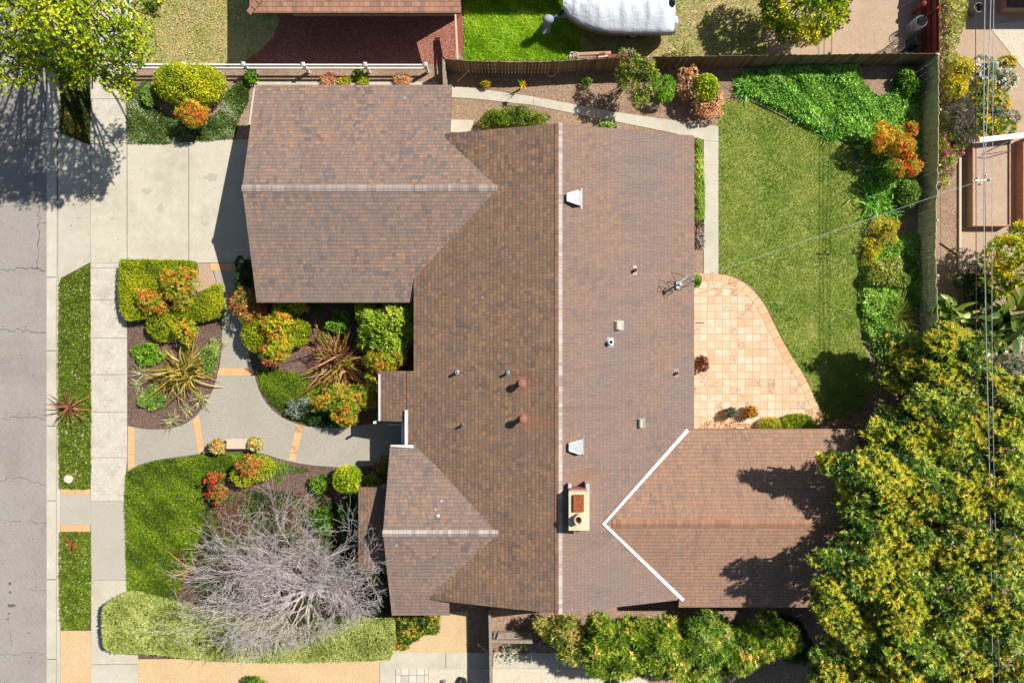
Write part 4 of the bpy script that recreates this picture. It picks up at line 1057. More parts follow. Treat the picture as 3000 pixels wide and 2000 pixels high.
# ---------- hedges (clipped)
def hedge(label, poly, h, dens, L, Wd, palette, w, seed, name="hedge", cat="hedge", group=None, zf=None, rnd=0.12, top_only=False, k=3, bow=1.0):
    rng = RG(seed); z = h
    W_ = [(PX(x, z), PY(y, z)) for x, y in poly]
    cx, cy = np.mean([q[0] for q in W_]), np.mean([q[1] for q in W_])
    t = thing(name, label, cat, (cx, cy, 0), group)
    area = polyarea(poly)*((H-z)/H)**2; n = int(area*dens)
    q = polysample(poly, n, rng); X = (q[:, 0]-1500)*(H-z)/F; Y = (1000-q[:, 1])*(H-z)/F
    C = np.stack([X, Y, np.full(n, z)], 1)
    pe = np.array(W_); dmin = np.full(n, 1e9)
    for i in range(len(pe)):
        a, b = pe[i], pe[(i+1) % len(pe)]; ab = b-a; tt = np.clip(((C[:, :2]-a)@ab)/max(1e-6, ab@ab), 0, 1)
        dmin = np.minimum(dmin, np.linalg.norm(C[:, :2]-(a+tt[:, None]*ab), axis=1))
    C[:, 2] += 0.03*bow*lump(C, 2.0, seed)+rng.normal(0, 0.018, n)-rnd*np.clip(1-dmin/rnd, 0, 1)**2
    N = np.tile([0, 0, 1.0], (n, 1))
    Cs, Ns = [C], [N]
    for i in range(len(W_)):
        a, b = Vector(W_[i]), Vector(W_[(i+1) % len(W_)]); l = (b-a).length; m = int(l*h*dens*0.7)
        if m < 1: continue
        u = rng.random(m); v = rng.random(m)**0.8
        nx = Vector(((b-a).y, -(b-a).x)).normalized()
        mid = (a+b)/2
        if (mid+nx*0.01-Vector((cx, cy))).length < (mid-nx*0.01-Vector((cx, cy))).length: nx = -nx
        pp = np.stack([a.x+(b.x-a.x)*u, a.y+(b.y-a.y)*u, v*h*0.97], 1)
        pp[:, 0] += nx.x*rng.normal(0, 0.03, m); pp[:, 1] += nx.y*rng.normal(0, 0.03, m)
        Cs.append(pp); Ns.append(np.tile([nx.x, nx.y, 0.4], (m, 1)))
    C = np.concatenate(Cs); N = unit(np.concatenate(Ns)); n = len(C)
    A = unit(N+rng.normal(0, 0.45, (n, 3))+[0, 0, 0.25])
    cols = pick(palette, w, n, rng, C, 1.5, seed, 0.14, 0.35)
    v, f, cc = rosettes(C, A, k, L, Wd, 1.0, cols, rng)
    mesh_np("foliage", v, f, 'leaf', t, cols=cc)
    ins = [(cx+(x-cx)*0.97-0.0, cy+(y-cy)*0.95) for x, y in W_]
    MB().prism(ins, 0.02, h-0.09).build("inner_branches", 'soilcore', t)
    return t

hedge("clipped bright green hedge block at the driveway corner beside the sidewalk", [(350,762),(556,766),(557,800),(506,806),(498,835),(430,858),(402,890),(432,928),(370,936),(352,912),(345,860)], 0.75, 900, 0.055, 0.032, BOX, [2,3,3,1], 11, group="clipped green hedges in the island bed")
hedge("small clipped hedge block on the right side of the island bed", [(566,868),(634,832),(643,880),(640,926),(585,938),(520,925),(540,890)], 0.6, 900, 0.055, 0.032, BOX, [2,3,3,1], 12, group="clipped green hedges in the island bed")
shrub("rounded clipped green mound below the hedge blocks in the island bed", [nblob(478,955,0.35,46,46,0.42), nblob(525,930,0.3,50,35,0.35)], 2400, 3, 0.06, 0.034, BOX, [2,3,3,1], 13, name="rounded_hedge", cat="hedge", group="clipped green hedges in the island bed", lumpy=0.05)
hedge("long pale green hedge along the foot of the front garden", [(301,1786),(306,1774),(325,1764),(345,1760),(372,1762),(430,1778),(500,1795),(580,1812),(700,1838),(800,1846),(900,1836),(1000,1826),(1100,1824),(1146,1824),(1152,1860),(1150,1905),(1138,1932),(1050,1935),(900,1938),(750,1938),(600,1932),(450,1915),(330,1910),(308,1900),(301,1850)], 1.2, 1050, 0.058, 0.04, PALEH, [2,4,4,2], 14, rnd=0.03, bow=0.25)

# ---------- nandinas: feathery, orange to yellow green
def nandina(label, blobs, n, palette, w, seed, flowers=None, clus=0.55, name="nandina_shrub", h=None):
    return shrub(label, blobs, n, 7, 0.10, 0.026, palette, w, seed, name=name, cat="shrub", core=0.4, spread=1.2, lumpy=0.42, lf=3.2, shell=(0.4, 1.15), flowers=flowers, clus=clus, cf=2.6, jit=0.16)
nandina("orange nandina shrub, left of the pair within the island hedge", [nblob(443,885,0.95,40,40,0.5)], 560, NAND, [2,2,2,3,1], 21, (RED, 5, 0.09))
nandina("large orange nandina shrub, right of the pair within the island hedge", [nblob(522,842,1.05,46,56,0.6), nblob(555,815,0.9,26,22,0.4)], 850, NAND, [3,3,2,3,1], 22, (RED, 6, 0.09))
nandina("small thin nandina at the lower end of the island hedge", [nblob(545,972,0.85,34,36,0.4)], 260, NANDY, [5,2,1,1], 23, (YEL, 4, 0.07))
nandina("rust red nandina shrub by the lower left corner of the garage roof", [nblob(715,893,1.2,38,44,0.55), nblob(755,905,1.1,22,24,0.4)], 700, NANDR, [3,3,2,1,2], 24, (RED, 8, 0.10))
nandina("tall yellow nandina between the two green balls in front of the garage", [nblob(820,955,1.3,48,52,0.6), nblob(845,905,1.0,50,28,0.5), nblob(822,1020,1.1,34,34,0.5)], 1300, NANDY, [4,4,2,1], 25, (RED, 6, 0.09))
nandina("small red tipped nandina below the green ball by the walkway", [nblob(788,1035,1.0,28,42,0.45)], 420, NANDR, [3,2,3,2,1], 26, (RED, 14, 0.10))
nandina("orange and yellow nandina beneath the bright citrus like bush at the house wall", [nblob(1132,1056,1.5,52,38,0.6), nblob(1098,1060,1.2,28,34,0.5)], 1150, NAND, [3,4,3,3,0], 27, (RED, 5, 0.09))
nandina("big orange nandina beside the bronze flax and the walkway bend", [nblob(1000,1170,1.25,64,44,0.6), nblob(1055,1165,1.0,50,34,0.5), nblob(1010,1215,1.0,36,30,0.5)], 1700, NAND, [4,4,3,2,0], 28, (RED, 6, 0.10))
nandina("narrow yellow nandina squeezed beside the white gutter of the porch", [nblob(1086,1140,0.9,16,52,0.5)], 380, NANDY, [4,4,2,0], 29)
nandina("red tinged nandina growing through the round green bush below the walkway", [nblob(728,1368,1.0,34,30,0.4)], 420, NANDR, [2,3,3,2,2], 30, (RED, 6, 0.08))
nandina("sparse nandina with bright red berries at the edge of the groundcover", [nblob(632,1408,0.9,22,28,0.4), nblob(640,1445,0.8,24,26,0.35)], 240, NANDR, [5,3,1,1,3], 31, (RED, 26, 0.11))
nandina("orange tipped nandina under the big golden hedge mound by the rail fence", [nblob(560,330,1.25,42,32,0.5), nblob(578,355,0.9,22,18,0.35)], 650, NAND, [1,2,3,4,2], 32, (RED, 10, 0.09))
nandina("orange nandina in the back corner bed, upper one with a pale gold crown", [nblob(2585,405,1.1,36,42,0.5)], 620, NANDY, [1,3,5,4], 33)
nandina("gold and red nandina in the back corner bed, the middle one near the fence", [nblob(2642,428,1.2,40,42,0.55), nblob(2668,375,1.1,16,18,0.3)], 760, NAND, [1,1,4,4,2], 34, (RED, 16, 0.11))
nandina("red berried nandina in the back corner bed, lowest of the three", [nblob(2648,486,1.1,50,34,0.5)], 760, NAND, [3,3,3,3,1], 35, (RED, 18, 0.11))
nandina("dark nandina in the shade where the walkway meets the front wing", [nblob(1125,1362,0.7,26,24,0.35)], 260, NANDR, [4,2,1,0,2], 36)

# ---------- green shrubs of the front garden
shrub("green ball shrub beside the walkway in front of the garage", [nblob(752,975,0.7,40,52,0.55)], 1900, 3, 0.07, 0.04, BOX, [2,4,3,1], 41, lumpy=0.08)
shrub("green ball shrub to the right of the tall yellow nandina", [nblob(872,972,0.6,38,40,0.45)], 1400, 3, 0.07, 0.04, BOX, [3,4,2,1], 42, lumpy=0.08)
shrub("large bright green bush tucked between garage eave and main roof", [nblob(1115,955,1.5,66,62,0.75), nblob(1160,930,1.5,52,56,0.7), nblob(1150,1000,1.4,50,50,0.6), nblob(1095,985,1.2,44,40,0.5), nblob(1075,925,1.2,34,36,0.5), nblob(1190,975,1.4,24,46,0.5)], 3600, 5, 0.11, 0.052, BRIGHT*np.array([0.98,0.86,0.35]), [2,4,4,2], 43, lumpy=0.22, lf=2.5)
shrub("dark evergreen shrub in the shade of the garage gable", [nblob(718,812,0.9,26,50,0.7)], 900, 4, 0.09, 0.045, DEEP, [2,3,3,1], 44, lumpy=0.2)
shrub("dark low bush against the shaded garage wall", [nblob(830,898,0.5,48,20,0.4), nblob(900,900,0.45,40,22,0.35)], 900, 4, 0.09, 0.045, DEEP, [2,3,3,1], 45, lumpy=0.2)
shrub("small leafy green bush behind the bronze flax near the wall", [nblob(985,955,0.5,30,24,0.3), nblob(1000,930,0.5,26,20,0.3)], 700, 4, 0.07, 0.035, GREEN, [3,3,2,1], 46, lumpy=0.2)
shrub("tiny green herb clump left of the bronze flax centre", [nblob(949,992,0.2,13,19,0.2)], 220, 4, 0.07, 0.03, BRIGHT, [2,3,2,1], 47)
shrub("silver leaved bush at the walkway side of the front bed", [nblob(880,1185,0.3,32,24,0.28), nblob(870,1205,0.25,26,18,0.22)], 620, 5, 0.07, 0.025, SILV, [2,3,3,2], 48, lumpy=0.3, core=0.5)
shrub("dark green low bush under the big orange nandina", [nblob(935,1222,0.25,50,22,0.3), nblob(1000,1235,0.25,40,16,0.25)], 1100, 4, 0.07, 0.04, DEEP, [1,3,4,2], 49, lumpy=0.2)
shrub("round golden green bush below the stone bench", [nblob(752,1370,0.65,58,38,0.5), nblob(715,1388,0.6,36,34,0.45)], 2100, 3, 0.06, 0.035, BOX*1.1, [2,4,4,2], 50, lumpy=0.06, name="round_bush")
shrub("round lime bush beside the bay window roof", [nblob(1020,1403,0.75,42,40,0.55)], 1700, 3, 0.07, 0.038, LIME, [3,4,2,1], 51, lumpy=0.06, name="round_bush")
shrub("small yellow green bush right of the round lime bush", [nblob(1092,1408,0.5,26,22,0.3)], 420, 4, 0.07, 0.035, LIME, [3,3,2,1], 52, lumpy=0.2)
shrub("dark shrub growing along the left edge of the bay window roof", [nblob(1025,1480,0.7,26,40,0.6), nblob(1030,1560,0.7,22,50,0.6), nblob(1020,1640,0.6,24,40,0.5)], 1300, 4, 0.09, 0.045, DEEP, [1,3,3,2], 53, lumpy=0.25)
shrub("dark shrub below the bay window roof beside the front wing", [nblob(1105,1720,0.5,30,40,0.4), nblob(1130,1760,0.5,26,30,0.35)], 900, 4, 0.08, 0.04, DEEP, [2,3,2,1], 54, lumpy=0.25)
shrub("yellow green tuft bush under the lower corner of the bay roof", [nblob(1093,1690,0.9,18,20,0.3), nblob(1045,1640,0.7,10,26,0.4)], 380, 5, 0.10, 0.02, YVINE, [2,3,3], 55, core=0.4)
shrub("variegated evergreen bush at the lower corner of the front wing", [nblob(1200,1840,0.7,46,42,0.55), nblob(1250,1825,0.7,42,34,0.5), nblob(1180,1870,0.6,34,30,0.45)], 1500, 5, 0.10, 0.045, pal(c(70,100,26),c(120,144,40),c(196,190,70),c(222,170,70)), [3,4,3,1], 56, lumpy=0.2)
shrub("dark green mound cut by the bottom edge of the photo in the gravel", [nblob(745,2010,0.4,38,28,0.35)], 900, 4, 0.06, 0.03, GREEN*0.8, [3,3,2,1], 57)
shrub("green perennial above the large island flax", [nblob(432,1040,0.2,38,32,0.25)], 700, 5, 0.08, 0.03, GREEN, [1,3,3,2], 58, lumpy=0.45, lf=4.0)
shrub("round green perennial at the lower left of the island bed", [nblob(448,1168,0.2,36,36,0.26)], 900, 5, 0.08, 0.02, BRIGHT*0.9, [2,3,2,1], 59, lumpy=0.45, lf=4.0)
shrub("green perennial at the right rim of the island bed", [nblob(617,1045,0.2,28,44,0.25)], 700, 5, 0.08, 0.02, BRIGHT*0.85, [2,3,2,1], 60, lumpy=0.45, lf=4.0)
shrub("tiny bush with yellow flowers above the island flax", [nblob(541,1022,0.15,14,20,0.15)], 120, 4, 0.06, 0.02, GREEN, [3,2,1,1], 61, core=0.4, flowers=(YEL, 14, 0.05))
shrub("huge clipped golden hedge mound in the top left bed beside the rail fence", [nblob(555,250,0.7,98,60,0.78), nblob(520,240,0.7,66,50,0.75), nblob(600,248,0.7,60,54,0.75), nblob(560,290,0.55,60,30,0.6)], 6500, 3, 0.07, 0.036, BOX*1.12, [1,3,4,3], 62, lumpy=0.04, name="hedge_mound", cat="hedge")
shrub("small bright green bush left of the golden hedge mound", [nblob(440,280,0.3,20,30,0.3)], 420, 5, 0.08, 0.03, BRIGHT*0.8, [2,3,2,1], 63)
shrub("leafy weed clump at the rail fence post above the garage corner", [nblob(738,222,0.3,16,22,0.25)], 160, 4, 0.08, 0.05, GREEN, [2,3,2,1], 64, core=0.3)
shrub("leafy weed clump under the rail fence near its third post", [nblob(1052,216,0.2,12,16,0.2)], 110, 4, 0.08, 0.05, GREEN, [2,3,2,1], 65, core=0.3)
shrub("reddish grass clump at the garage kerb, left one", [nblob(962,232,0.15,20,14,0.16)], 240, 6, 0.11, 0.014, DRYP*1.05, [2,3,3,1], 66, core=0.3, flowers=(RED, 4, 0.05))
shrub("reddish grass clump at the garage kerb, right one", [nblob(1180,232,0.15,24,14,0.16)], 260, 6, 0.11, 0.014, DRYP*1.05, [2,3,3,1], 67, core=0.3)
shrub("pale weed clump between the two reddish grass clumps", [nblob(1065,238,0.12,18,10,0.14), nblob(1010,236,0.1,20,10,0.12)], 240, 6, 0.09, 0.02, YVINE, [3,3,2], 68, core=0.3)

# ---------- groundcovers of the front
SEC = [2,4,4,1,2]
cover("groundcover", "dark groundcover in the verge under the street tree", "groundcover", [(178,170),(264,170),(264,422),(240,412),(178,388)], 0.02, 0.14, 700, 0.075, 0.04, pal(c(50,70,20),c(80,100,30),c(130,130,50),c(150,130,60)), [2,3,2,1], 101)
cover("groundcover", "dark groundcover in the verge under the street tree", "groundcover", [(178,-400),(264,-400),(264,169),(178,169)], 0.02, 0.14, 300, 0.085, 0.05, pal(c(50,70,20),c(80,100,30),c(130,130,50),c(150,130,60)), [2,3,2,1], 102)
cover("groundcover", "green groundcover flecked white in the long verge strip", "groundcover", [(174,822),(264,775),(266,1000),(268,1180),(267,1428),(250,1434),(174,1430),(171,1200),(171,1000)], 0.02, 0.10, 1100, 0.06, 0.032, COVER, [3,4,4,0.45,3], 103, cf=2.5, clus=0.3)
cover("groundcover", "green groundcover in the short lower verge strip", "groundcover", [(174,1559),(266,1559),(268,1700),(267,1820),(255,1842),(190,1843),(175,1825),(173,1700)], 0.02, 0.10, 1100, 0.06, 0.032, COVER, [3,5,4,0.4,2], 104, cf=2.5, clus=0.3)
cover("groundcover", "groundcover around the golden hedge mound", "groundcover", [(371,252),(440,235),(455,310),(500,345),(560,362),(640,330),(668,260),(720,228),(735,245),(728,300),(700,350),(690,405),(640,412),(560,417),(480,424),(371,422)], 0.0, 0.16, 900, 0.07, 0.03, pal(c(60,90,30),c(92,124,44),c(124,150,60),c(190,200,170)), [2,4,3,1.6], 105, cf=1.5)
cover("groundcover", "dense green groundcover lawn beside the lower sidewalk", "groundcover", [(366,1400),(372,1384),(400,1366),(450,1350),(520,1340),(590,1331),(650,1326),(760,1328),(735,1350),(690,1362),(672,1390),(610,1400),(600,1440),(605,1500),(590,1560),(570,1640),(540,1700),(505,1780),(440,1778),(372,1760),(368,1600),(364,1480)], 0.0, 0.16, 1100, 0.062, 0.034, COVG, [3,4,3,0.8], 106, cf=1.2)
cover("groundcover", "olive groundcover below the bronze flax", "groundcover", [(748,1085),(800,1078),(860,1090),(940,1120),(985,1160),(950,1195),(900,1215),(930,1245),(875,1236),(825,1210),(790,1182),(766,1145)], 0.0, 0.14, 1100, 0.06, 0.03, COVG*1.05, [3,4,3,1], 107)
cover("groundcover", "sparse weeds along the walkway edge under the bare tree", "groundcover", [(790,1340),(850,1360),(905,1372),(900,1385),(840,1385),(820,1420),(790,1400)], 0.0, 0.12, 300, 0.07, 0.03, GREEN, [3,3,2,1], 108)
cover("groundcover", "weeds and low plants beneath the bare tree", "groundcover", [(600,1440),(760,1430),(860,1440),(960,1440),(1000,1500),(1000,1620),(960,1780),(800,1800),(600,1790),(560,1700),(590,1560)], 0.0, 0.2, 170, 0.10, 0.05, pal(c(60,84,34),c(90,116,50),c(120,140,64),c(140,104,80)), [3,3,2,3], 109, clus=0.8)
shrub("green bush showing through the twigs near the trunk of the bare tree", [nblob(935,1420,0.3,28,28,0.3), nblob(940,1520,0.35,44,38,0.3)], 800, 4, 0.08, 0.04, GREEN*0.8, [3,3,2,1], 110, lumpy=0.25)

# ---------- flax, cordyline, variegated tufts
FLAXY = pal(c(120,110,36), c(178,156,60), c(208,186,96), c(90,84,34), c(226,206,140)); FLAXB = pal(c(150,96,66), c(120,70,50), c(196,160,90), c(172,160,50), c(206,160,130))
tuft("large olive and gold flax in the middle of the island bed", 538, 1092, 0.3, 170, 1.6, 0.08, FLAXY, [3,4,2,2,1], 201, name="flax", droop=0.5, up=(0.0, 1.35), base=0.2, Lj=0.38)
tuft("smaller olive flax left of the large island flax", 486, 1118, 0.25, 80, 1.05, 0.05, FLAXY, [4,3,2,2,1], 202, name="flax", droop=0.45, up=(0.05, 1.1), base=0.10)
tuft("big bronze flax with long striped blades in front of the garage wing", 990, 1058, 0.4, 240, 2.05, 0.085, FLAXB, [3,3,3,3,2], 203, name="flax", droop=0.45, up=(0.0, 1.4), base=0.3, Lj=0.38)
tuft("bronze flax half hidden at the left edge of the bare tree", 560, 1672, 0.2, 18, 1.3, 0.075, FLAXB, [4,3,3,1,2], 204, name="flax", droop=0.4, up=(0.1, 0.9), base=0.08, ang=[3.3, 3.0, 2.2, 3.8])
CORD = pal(c(150,90,74), c(178,110,88), c(110,60,56), c(196,130,100))
tuft("large bronze cordyline hanging over the kerb from the verge", 195, 1192, 0.6, 34, 0.95, 0.055, CORD, [3,3,2,2], 205, name="cordyline", droop=0.12, up=(-0.1, 1.0), base=0.02, stem=0.45)
tuft("small red cordyline near the top of the lower verge strip", 203, 1592, 0.35, 15, 0.5, 0.035, pal(c(196,70,60), c(216,120,90), c(170,60,56)), [2,2,1], 206, name="cordyline", droop=0.12, up=(0.0, 0.9), base=0.015, stem=0.2)
VAR = pal(c(150,150,96), c(206,204,150), c(110,120,70), c(226,220,180))
for (x, y, L, lab, sd) in [(415,1090,0.55,"variegated grass tuft at the left rim of the island bed",211),(405,1130,0.45,"smaller variegated grass tuft below the left rim tuft",212),(590,1170,0.5,"variegated grass tuft right below the large island flax",213),(548,1200,0.45,"variegated grass tuft between two others at the island's lower end",214),(502,1232,0.6,"largest variegated grass tuft at the bottom tip of the island bed",215),(640,1005,0.45,"variegated grass tuft at the island rim beside the narrow walkway",216)]:
    tuft(lab, x, y, 0.1, 60, L, 0.032, VAR, [3,4,2,2], sd, name="variegated_grass", cat="grass tuft", droop=0.5, up=(0.15, 1.2), base=0.06, group="variegated grass tufts in the island bed", seg=4)
tuft("dry grass tuft beside the white rock in the verge", 217, 1388, 0.05, 60, 0.42, 0.012, STRAW, [2,2,2], 217, name="dry_grass_tuft", cat="grass tuft", droop=0.3, up=(0.1, 1.1), base=0.04, seg=3)
tuft("strappy tuft growing behind the long fence below the boat", 2000, 158, 0.2, 90, 0.75, 0.03, pal(c(130,140,60), c(176,176,90), c(206,196,120)), [2,3,2], 218, name="strappy_grass", cat="grass tuft", droop=0.35, up=(0.2, 1.2), base=0.12)
tuft("spiky yucca like tuft in the right bed near the fence", 2638, 925, 0.4, 230, 1.15, 0.032, pal(c(110,130,40), c(150,160,60), c(186,184,90), c(80,100,36)), [3,3,2,2], 219, name="grass_tree", cat="plant", droop=0.3, up=(0.05, 1.3), base=0.06)
STRAP = pal(c(70,130,30), c(110,170,40), c(150,200,60), c(60,110,30))
tuft("strappy bright green clump at the narrowest part of the right bed", 2588, 580, 0.3, 520, 0.8, 0.05, STRAP*1.35, [3,3,3,2], 220, name="lily_clump", cat="plant", droop=0.6, up=(0.3, 1.3), base=0.40)
tuft("strappy green clump at the bed edge under the lowest nandina", 2565, 500, 0.3, 240, 0.6, 0.045, STRAP*1.2, [3,3,3,2], 221, name="lily_clump", cat="plant", droop=0.6, up=(0.3, 1.3), base=0.18)
tuft("strappy green clump at the head of the lawn", 2190, 250, 0.3, 240, 0.7, 0.045, STRAP*1.3, [3,3,2,2], 222, name="lily_clump", cat="plant", droop=0.6, up=(0.3, 1.3), base=0.2)
tuft("strappy green clump at the lawn rim below the geranium bank", 2440, 385, 0.3, 180, 0.55, 0.045, STRAP*1.3, [3,3,2,1], 223, name="lily_clump", cat="plant", droop=0.6, up=(0.3, 1.3), base=0.2)

# ---------- back garden planting
cover("geranium_bank", "bright green geranium bank below the long fence", "groundcover", [(2152,268),(2162,222),(2200,205),(2240,212),(2262,186),(2330,180),(2500,176),(2520,190),(2522,238),(2548,268),(2575,285),(2610,272),(2625,240),(2640,214),(2672,216),(2690,250),(2704,300),(2708,420),(2700,540),(2660,520),(2600,440),(2540,440),(2495,420),(2440,398),(2390,385),(2330,360),(2270,325),(2215,296)], 0.0, 0.42, 520, 0.11, 0.065, BRIGHT*np.array([0.85,1.0,0.9]), [2,4,4,2], 301, k=4)
cover("geranium_bank", "leafy green planting round the three nandinas in the back corner", "groundcover", [(2492,425),(2540,405),(2560,360),(2610,350),(2640,400),(2704,420),(2700,540),(2660,530),(2620,545),(2560,470),(2520,475)], 0.0, 0.4, 420, 0.10, 0.06, BRIGHT*0.9, [3,4,3,1], 330, k=4)
cover("geranium_bank", "bright green geranium bank along the lower right fence", "groundcover", [(2540,740),(2560,700),(2590,715),(2640,688),(2704,684),(2712,760),(2710,870),(2690,900),(2650,920),(2640,960),(2700,1000),(2690,1060),(2620,1080),(2570,1060),(2535,990),(2518,920),(2516,830),(2524,780)], 0.0, 0.45, 520, 0.11, 0.06, BRIGHT*np.array([0.95,1.0,0.9]), [2,4,4,2], 302, k=4)
shrub("round deep green bush between the strappy clump and the fence", [nblob(2665,568,0.4,31,38,0.45)], 900, 5, 0.09, 0.045, BRIGHT*0.8, [2,3,3,1], 303, lumpy=0.15)
shrub("yellow green feathery bush below the strappy clump", [nblob(2598,672,0.45,40,36,0.4), nblob(2560,720,0.3,30,26,0.3)], 800, 6, 0.09, 0.02, YVINE*1.0, [3,4,3], 304, core=0.5, lumpy=0.25, flowers=(YEL, 16, 0.06))
shrub("yellow flowered low bush at the lawn edge stones", [nblob(2548,755,0.2,18,34,0.25)], 260, 5, 0.07, 0.02, YVINE*1.1, [2,3,4], 305, core=0.4)
shrub("white flowered bush amid the lower geranium bank", [nblob(2600,800,0.5,52,40,0.35)], 1200, 5, 0.09, 0.035, VINE*1.05, [2,4,3,0], 306, core=0.6, flowers=(WHITEF, 12, 0.07), lumpy=0.2)
shrub("ivy clump climbing in the back corner of the bed", [nblob(2650,230,0.3,22,22,0.4), nblob(2672,262,0.35,26,30,0.4)], 500, 4, 0.10, 0.06, GREEN*0.85, [2,4,3,1], 307)
shrub("tall airy shrub with lilac tips above the angled path", [nblob(1860,196,2.0,48,40,0.55), nblob(1838,232,1.8,36,34,0.45), nblob(1895,210,1.8,36,30,0.4), nblob(1868,275,1.5,34,34,0.45)], 1000, 6, 0.11, 0.035, pal(c(110,136,34),c(150,176,50),c(186,200,70),c(196,160,150)), [3,5,3,1], 308, name="flowering_shrub", core=0, lumpy=0.3, shell=(0.3,1.05), flowers=(pal(c(196,140,160), c(216,170,180)), 60, 0.06))
shrub("fine leaved green shrub between the lilac shrub and the bronze patch", [nblob(1945,255,0.7,38,34,0.55)], 950, 6, 0.10, 0.018, GREEN*np.array([1.0,1.05,1.2]), [2,4,3,2], 309, core=0.4, lumpy=0.3)
shrub("lime green shrub ringed by dry pinkish foliage", [nblob(2068,258,1.0,34,36,0.55)], 1000, 4, 0.08, 0.04, LIME, [3,4,2,0], 310, lumpy=0.18)
shrub("dry pinkish brown bush at the top of the lawn", [nblob(2075,315,0.6,42,28,0.4), nblob(2015,245,0.7,24,44,0.5), nblob(2098,290,0.5,24,28,0.35)], 1000, 5, 0.08, 0.045, DRYP*1.1, [4,3,2,1], 311, core=0.4, lumpy=0.3)
shrub("low green bush spreading along the kitchen side eave", [nblob(1450,345,0.5,44,28,0.4), nblob(1505,340,0.6,50,28,0.45), nblob(1560,352,0.5,46,22,0.35)], 1900, 6, 0.09, 0.018, COVG*1.15, [3,4,3,1], 312, core=0.6, lumpy=0.2)
shrub("green shrub tucked under the upper eave beside the path", [nblob(1775,370,0.8,22,10,0.3)], 160, 4, 0.08, 0.04, BRIGHT, [2,3,2,1], 313, core=0.4)
cover("edging_plants", "bright green edging plants between house and path", "groundcover", [(2036,405),(2056,410),(2060,480),(2064,560),(2064,640),(2038,645)], 0.0, 0.3, 900, 0.07, 0.035, BRIGHT*np.array([1.1,1.0,0.7]), [2,4,4,2], 314, k=4)
cover("edging_flowers", "orange and white flowers between house and path", "groundcover", [(2037,646),(2062,640),(2063,700),(2062,728),(2038,730)], 0.0, 0.25, 900, 0.06, 0.03, pal(c(60,80,40), c(210,150,100), c(230,226,240), c(90,90,80)), [3,2,3,2], 315, k=4)
shrub("small clipped bush at the corner where path meets patio", [nblob(2042,822,0.3,12,18,0.25)], 260, 4, 0.06, 0.03, GREEN, [2,3,3,1], 316)
shrub("neat green dome shrub on the patio edge above the rear wing roof", [nblob(2337,1242,0.3,48,30,0.5)], 2000, 4, 0.06, 0.022, BOX*np.array([1.0,1.12,1.0]), [1,3,4,2], 317, lumpy=0.03, name="dome_shrub")
shrub("loose low shrub left of the neat green dome", [nblob(2255,1245,0.25,34,20,0.3)], 600, 5, 0.08, 0.02, YVINE*0.9, [3,3,1], 318, core=0.5)
cover("dead_leaves", "dry leaf litter on the strip beside the rear wing eave", "leaf litter", [(2080,1230),(2180,1235),(2300,1248),(2410,1240),(2500,1225),(2540,1245),(2420,1256),(2200,1262),(2040,1262)], 0.035, 0.05, 160, 0.10, 0.03, DRYP, [2,2,3,2], 319, k=2)
t = tuft("small bird of paradise with an orange bloom beside the path", 1528, 245, 0.6, 9, 0.35, 0.04, GREEN, [2,2,1,1], 320, name="bird_of_paradise", droop=0.2, up=(0.6, 1.4), base=0.03, stem=0.5)
bp = P(1532, 250, 1.0); rng = RG(321)
v, f, cc = rosettes(np.array([[bp.x, bp.y, 1.0]]*4), np.tile([0.2, -0.3, 1.0], (4, 1)), 8, 0.2, 0.06, 1.0, YEL[[0, 1, 0, 1]], rng); mesh_np("bloom", v, f, 'petal', t, cols=cc)
tuft("dead spiky stalks leaning in the bed under the long fence", 1708, 248, 0.3, 14, 0.6, 0.018, STRAW*1.1, [2,2,1], 322, name="dry_stalks", droop=0.1, up=(0.2, 1.2), base=0.06, seg=3)
for (x, y, sd, lab) in [(1425,245,323,"small reddish plant in the shade near the short fence"), (1718,240,324,"small green plant in the shade below the hoop")]:
    shrub(lab, [nblob(x,y,0.2,14,11,0.2)], 110, 5, 0.08, 0.025, NANDY if sd == 323 else GREEN, [2,2,1,1], sd, core=0.3)

# ---------- lower side: tall leafy shrubs
def oleander(label, blobs, n, pal_, w, seed):
    return shrub(label, blobs, int(n*1.5), 9, 0.17, 0.036, pal_, w, seed, name="tall_shrub", cat="shrub", core=0.7, spread=1.05, lumpy=0.28, lf=1.8, shell=(0.6, 1.08), mat='leafgloss', clus=0.5, cf=1.4, group="tall shrubs below the house")
oleander("bronze yellow tall shrub, leftmost of the row below the house", [nblob(1665,1866,1.7,60,53.76,0.7), nblob(1625,1846,1.4,45.6,38.08,0.6), nblob(1690,1901,1.4,45.6,33.6,0.5)], 900, OLEB, [5,4,3,1], 401)
oleander("tall green shrub second in the row below the house", [nblob(1790,1866,2.1,79.2,58.24,0.8), nblob(1750,1916,1.8,55.2,47.04,0.6), nblob(1830,1911,2,52.8,56,0.7), nblob(1790,1956,1.5,57.6,29.12,0.5)], 1800, OLEA, [3,4,3,1], 402)
oleander("tall green shrub third in the row, below the valley end", [nblob(1930,1876,2.2,74.4,62.72,0.8), nblob(1985,1916,2.1,64.8,53.76,0.7), nblob(1920,1941,1.9,60,40.32,0.6), nblob(1895,1846,2,48,33.6,0.5)], 2000, OLEA, [4,4,3,0.8], 403)
oleander("blue green tall shrub fourth in the row beneath the rear wing eave", [nblob(2090,1846,2,79.2,42.56,0.7), nblob(2080,1896,2.2,60,56,0.7), nblob(2040,1856,2,48,44.8,0.6)], 1500, OLEA*np.array([0.9,1.0,1.5]), [4,4,3,1], 404)
oleander("tall shrub with pink tips at the right end of the row", [nblob(2190,1886,2,72,64.96,0.7), nblob(2245,1856,2.3,70,54,0.6), nblob(2290,1880,2.4,50,50,0.5), nblob(2170,1926,1.6,55.2,44.8,0.5)], 1600, OLEA, [4,4,2,1.6], 405)
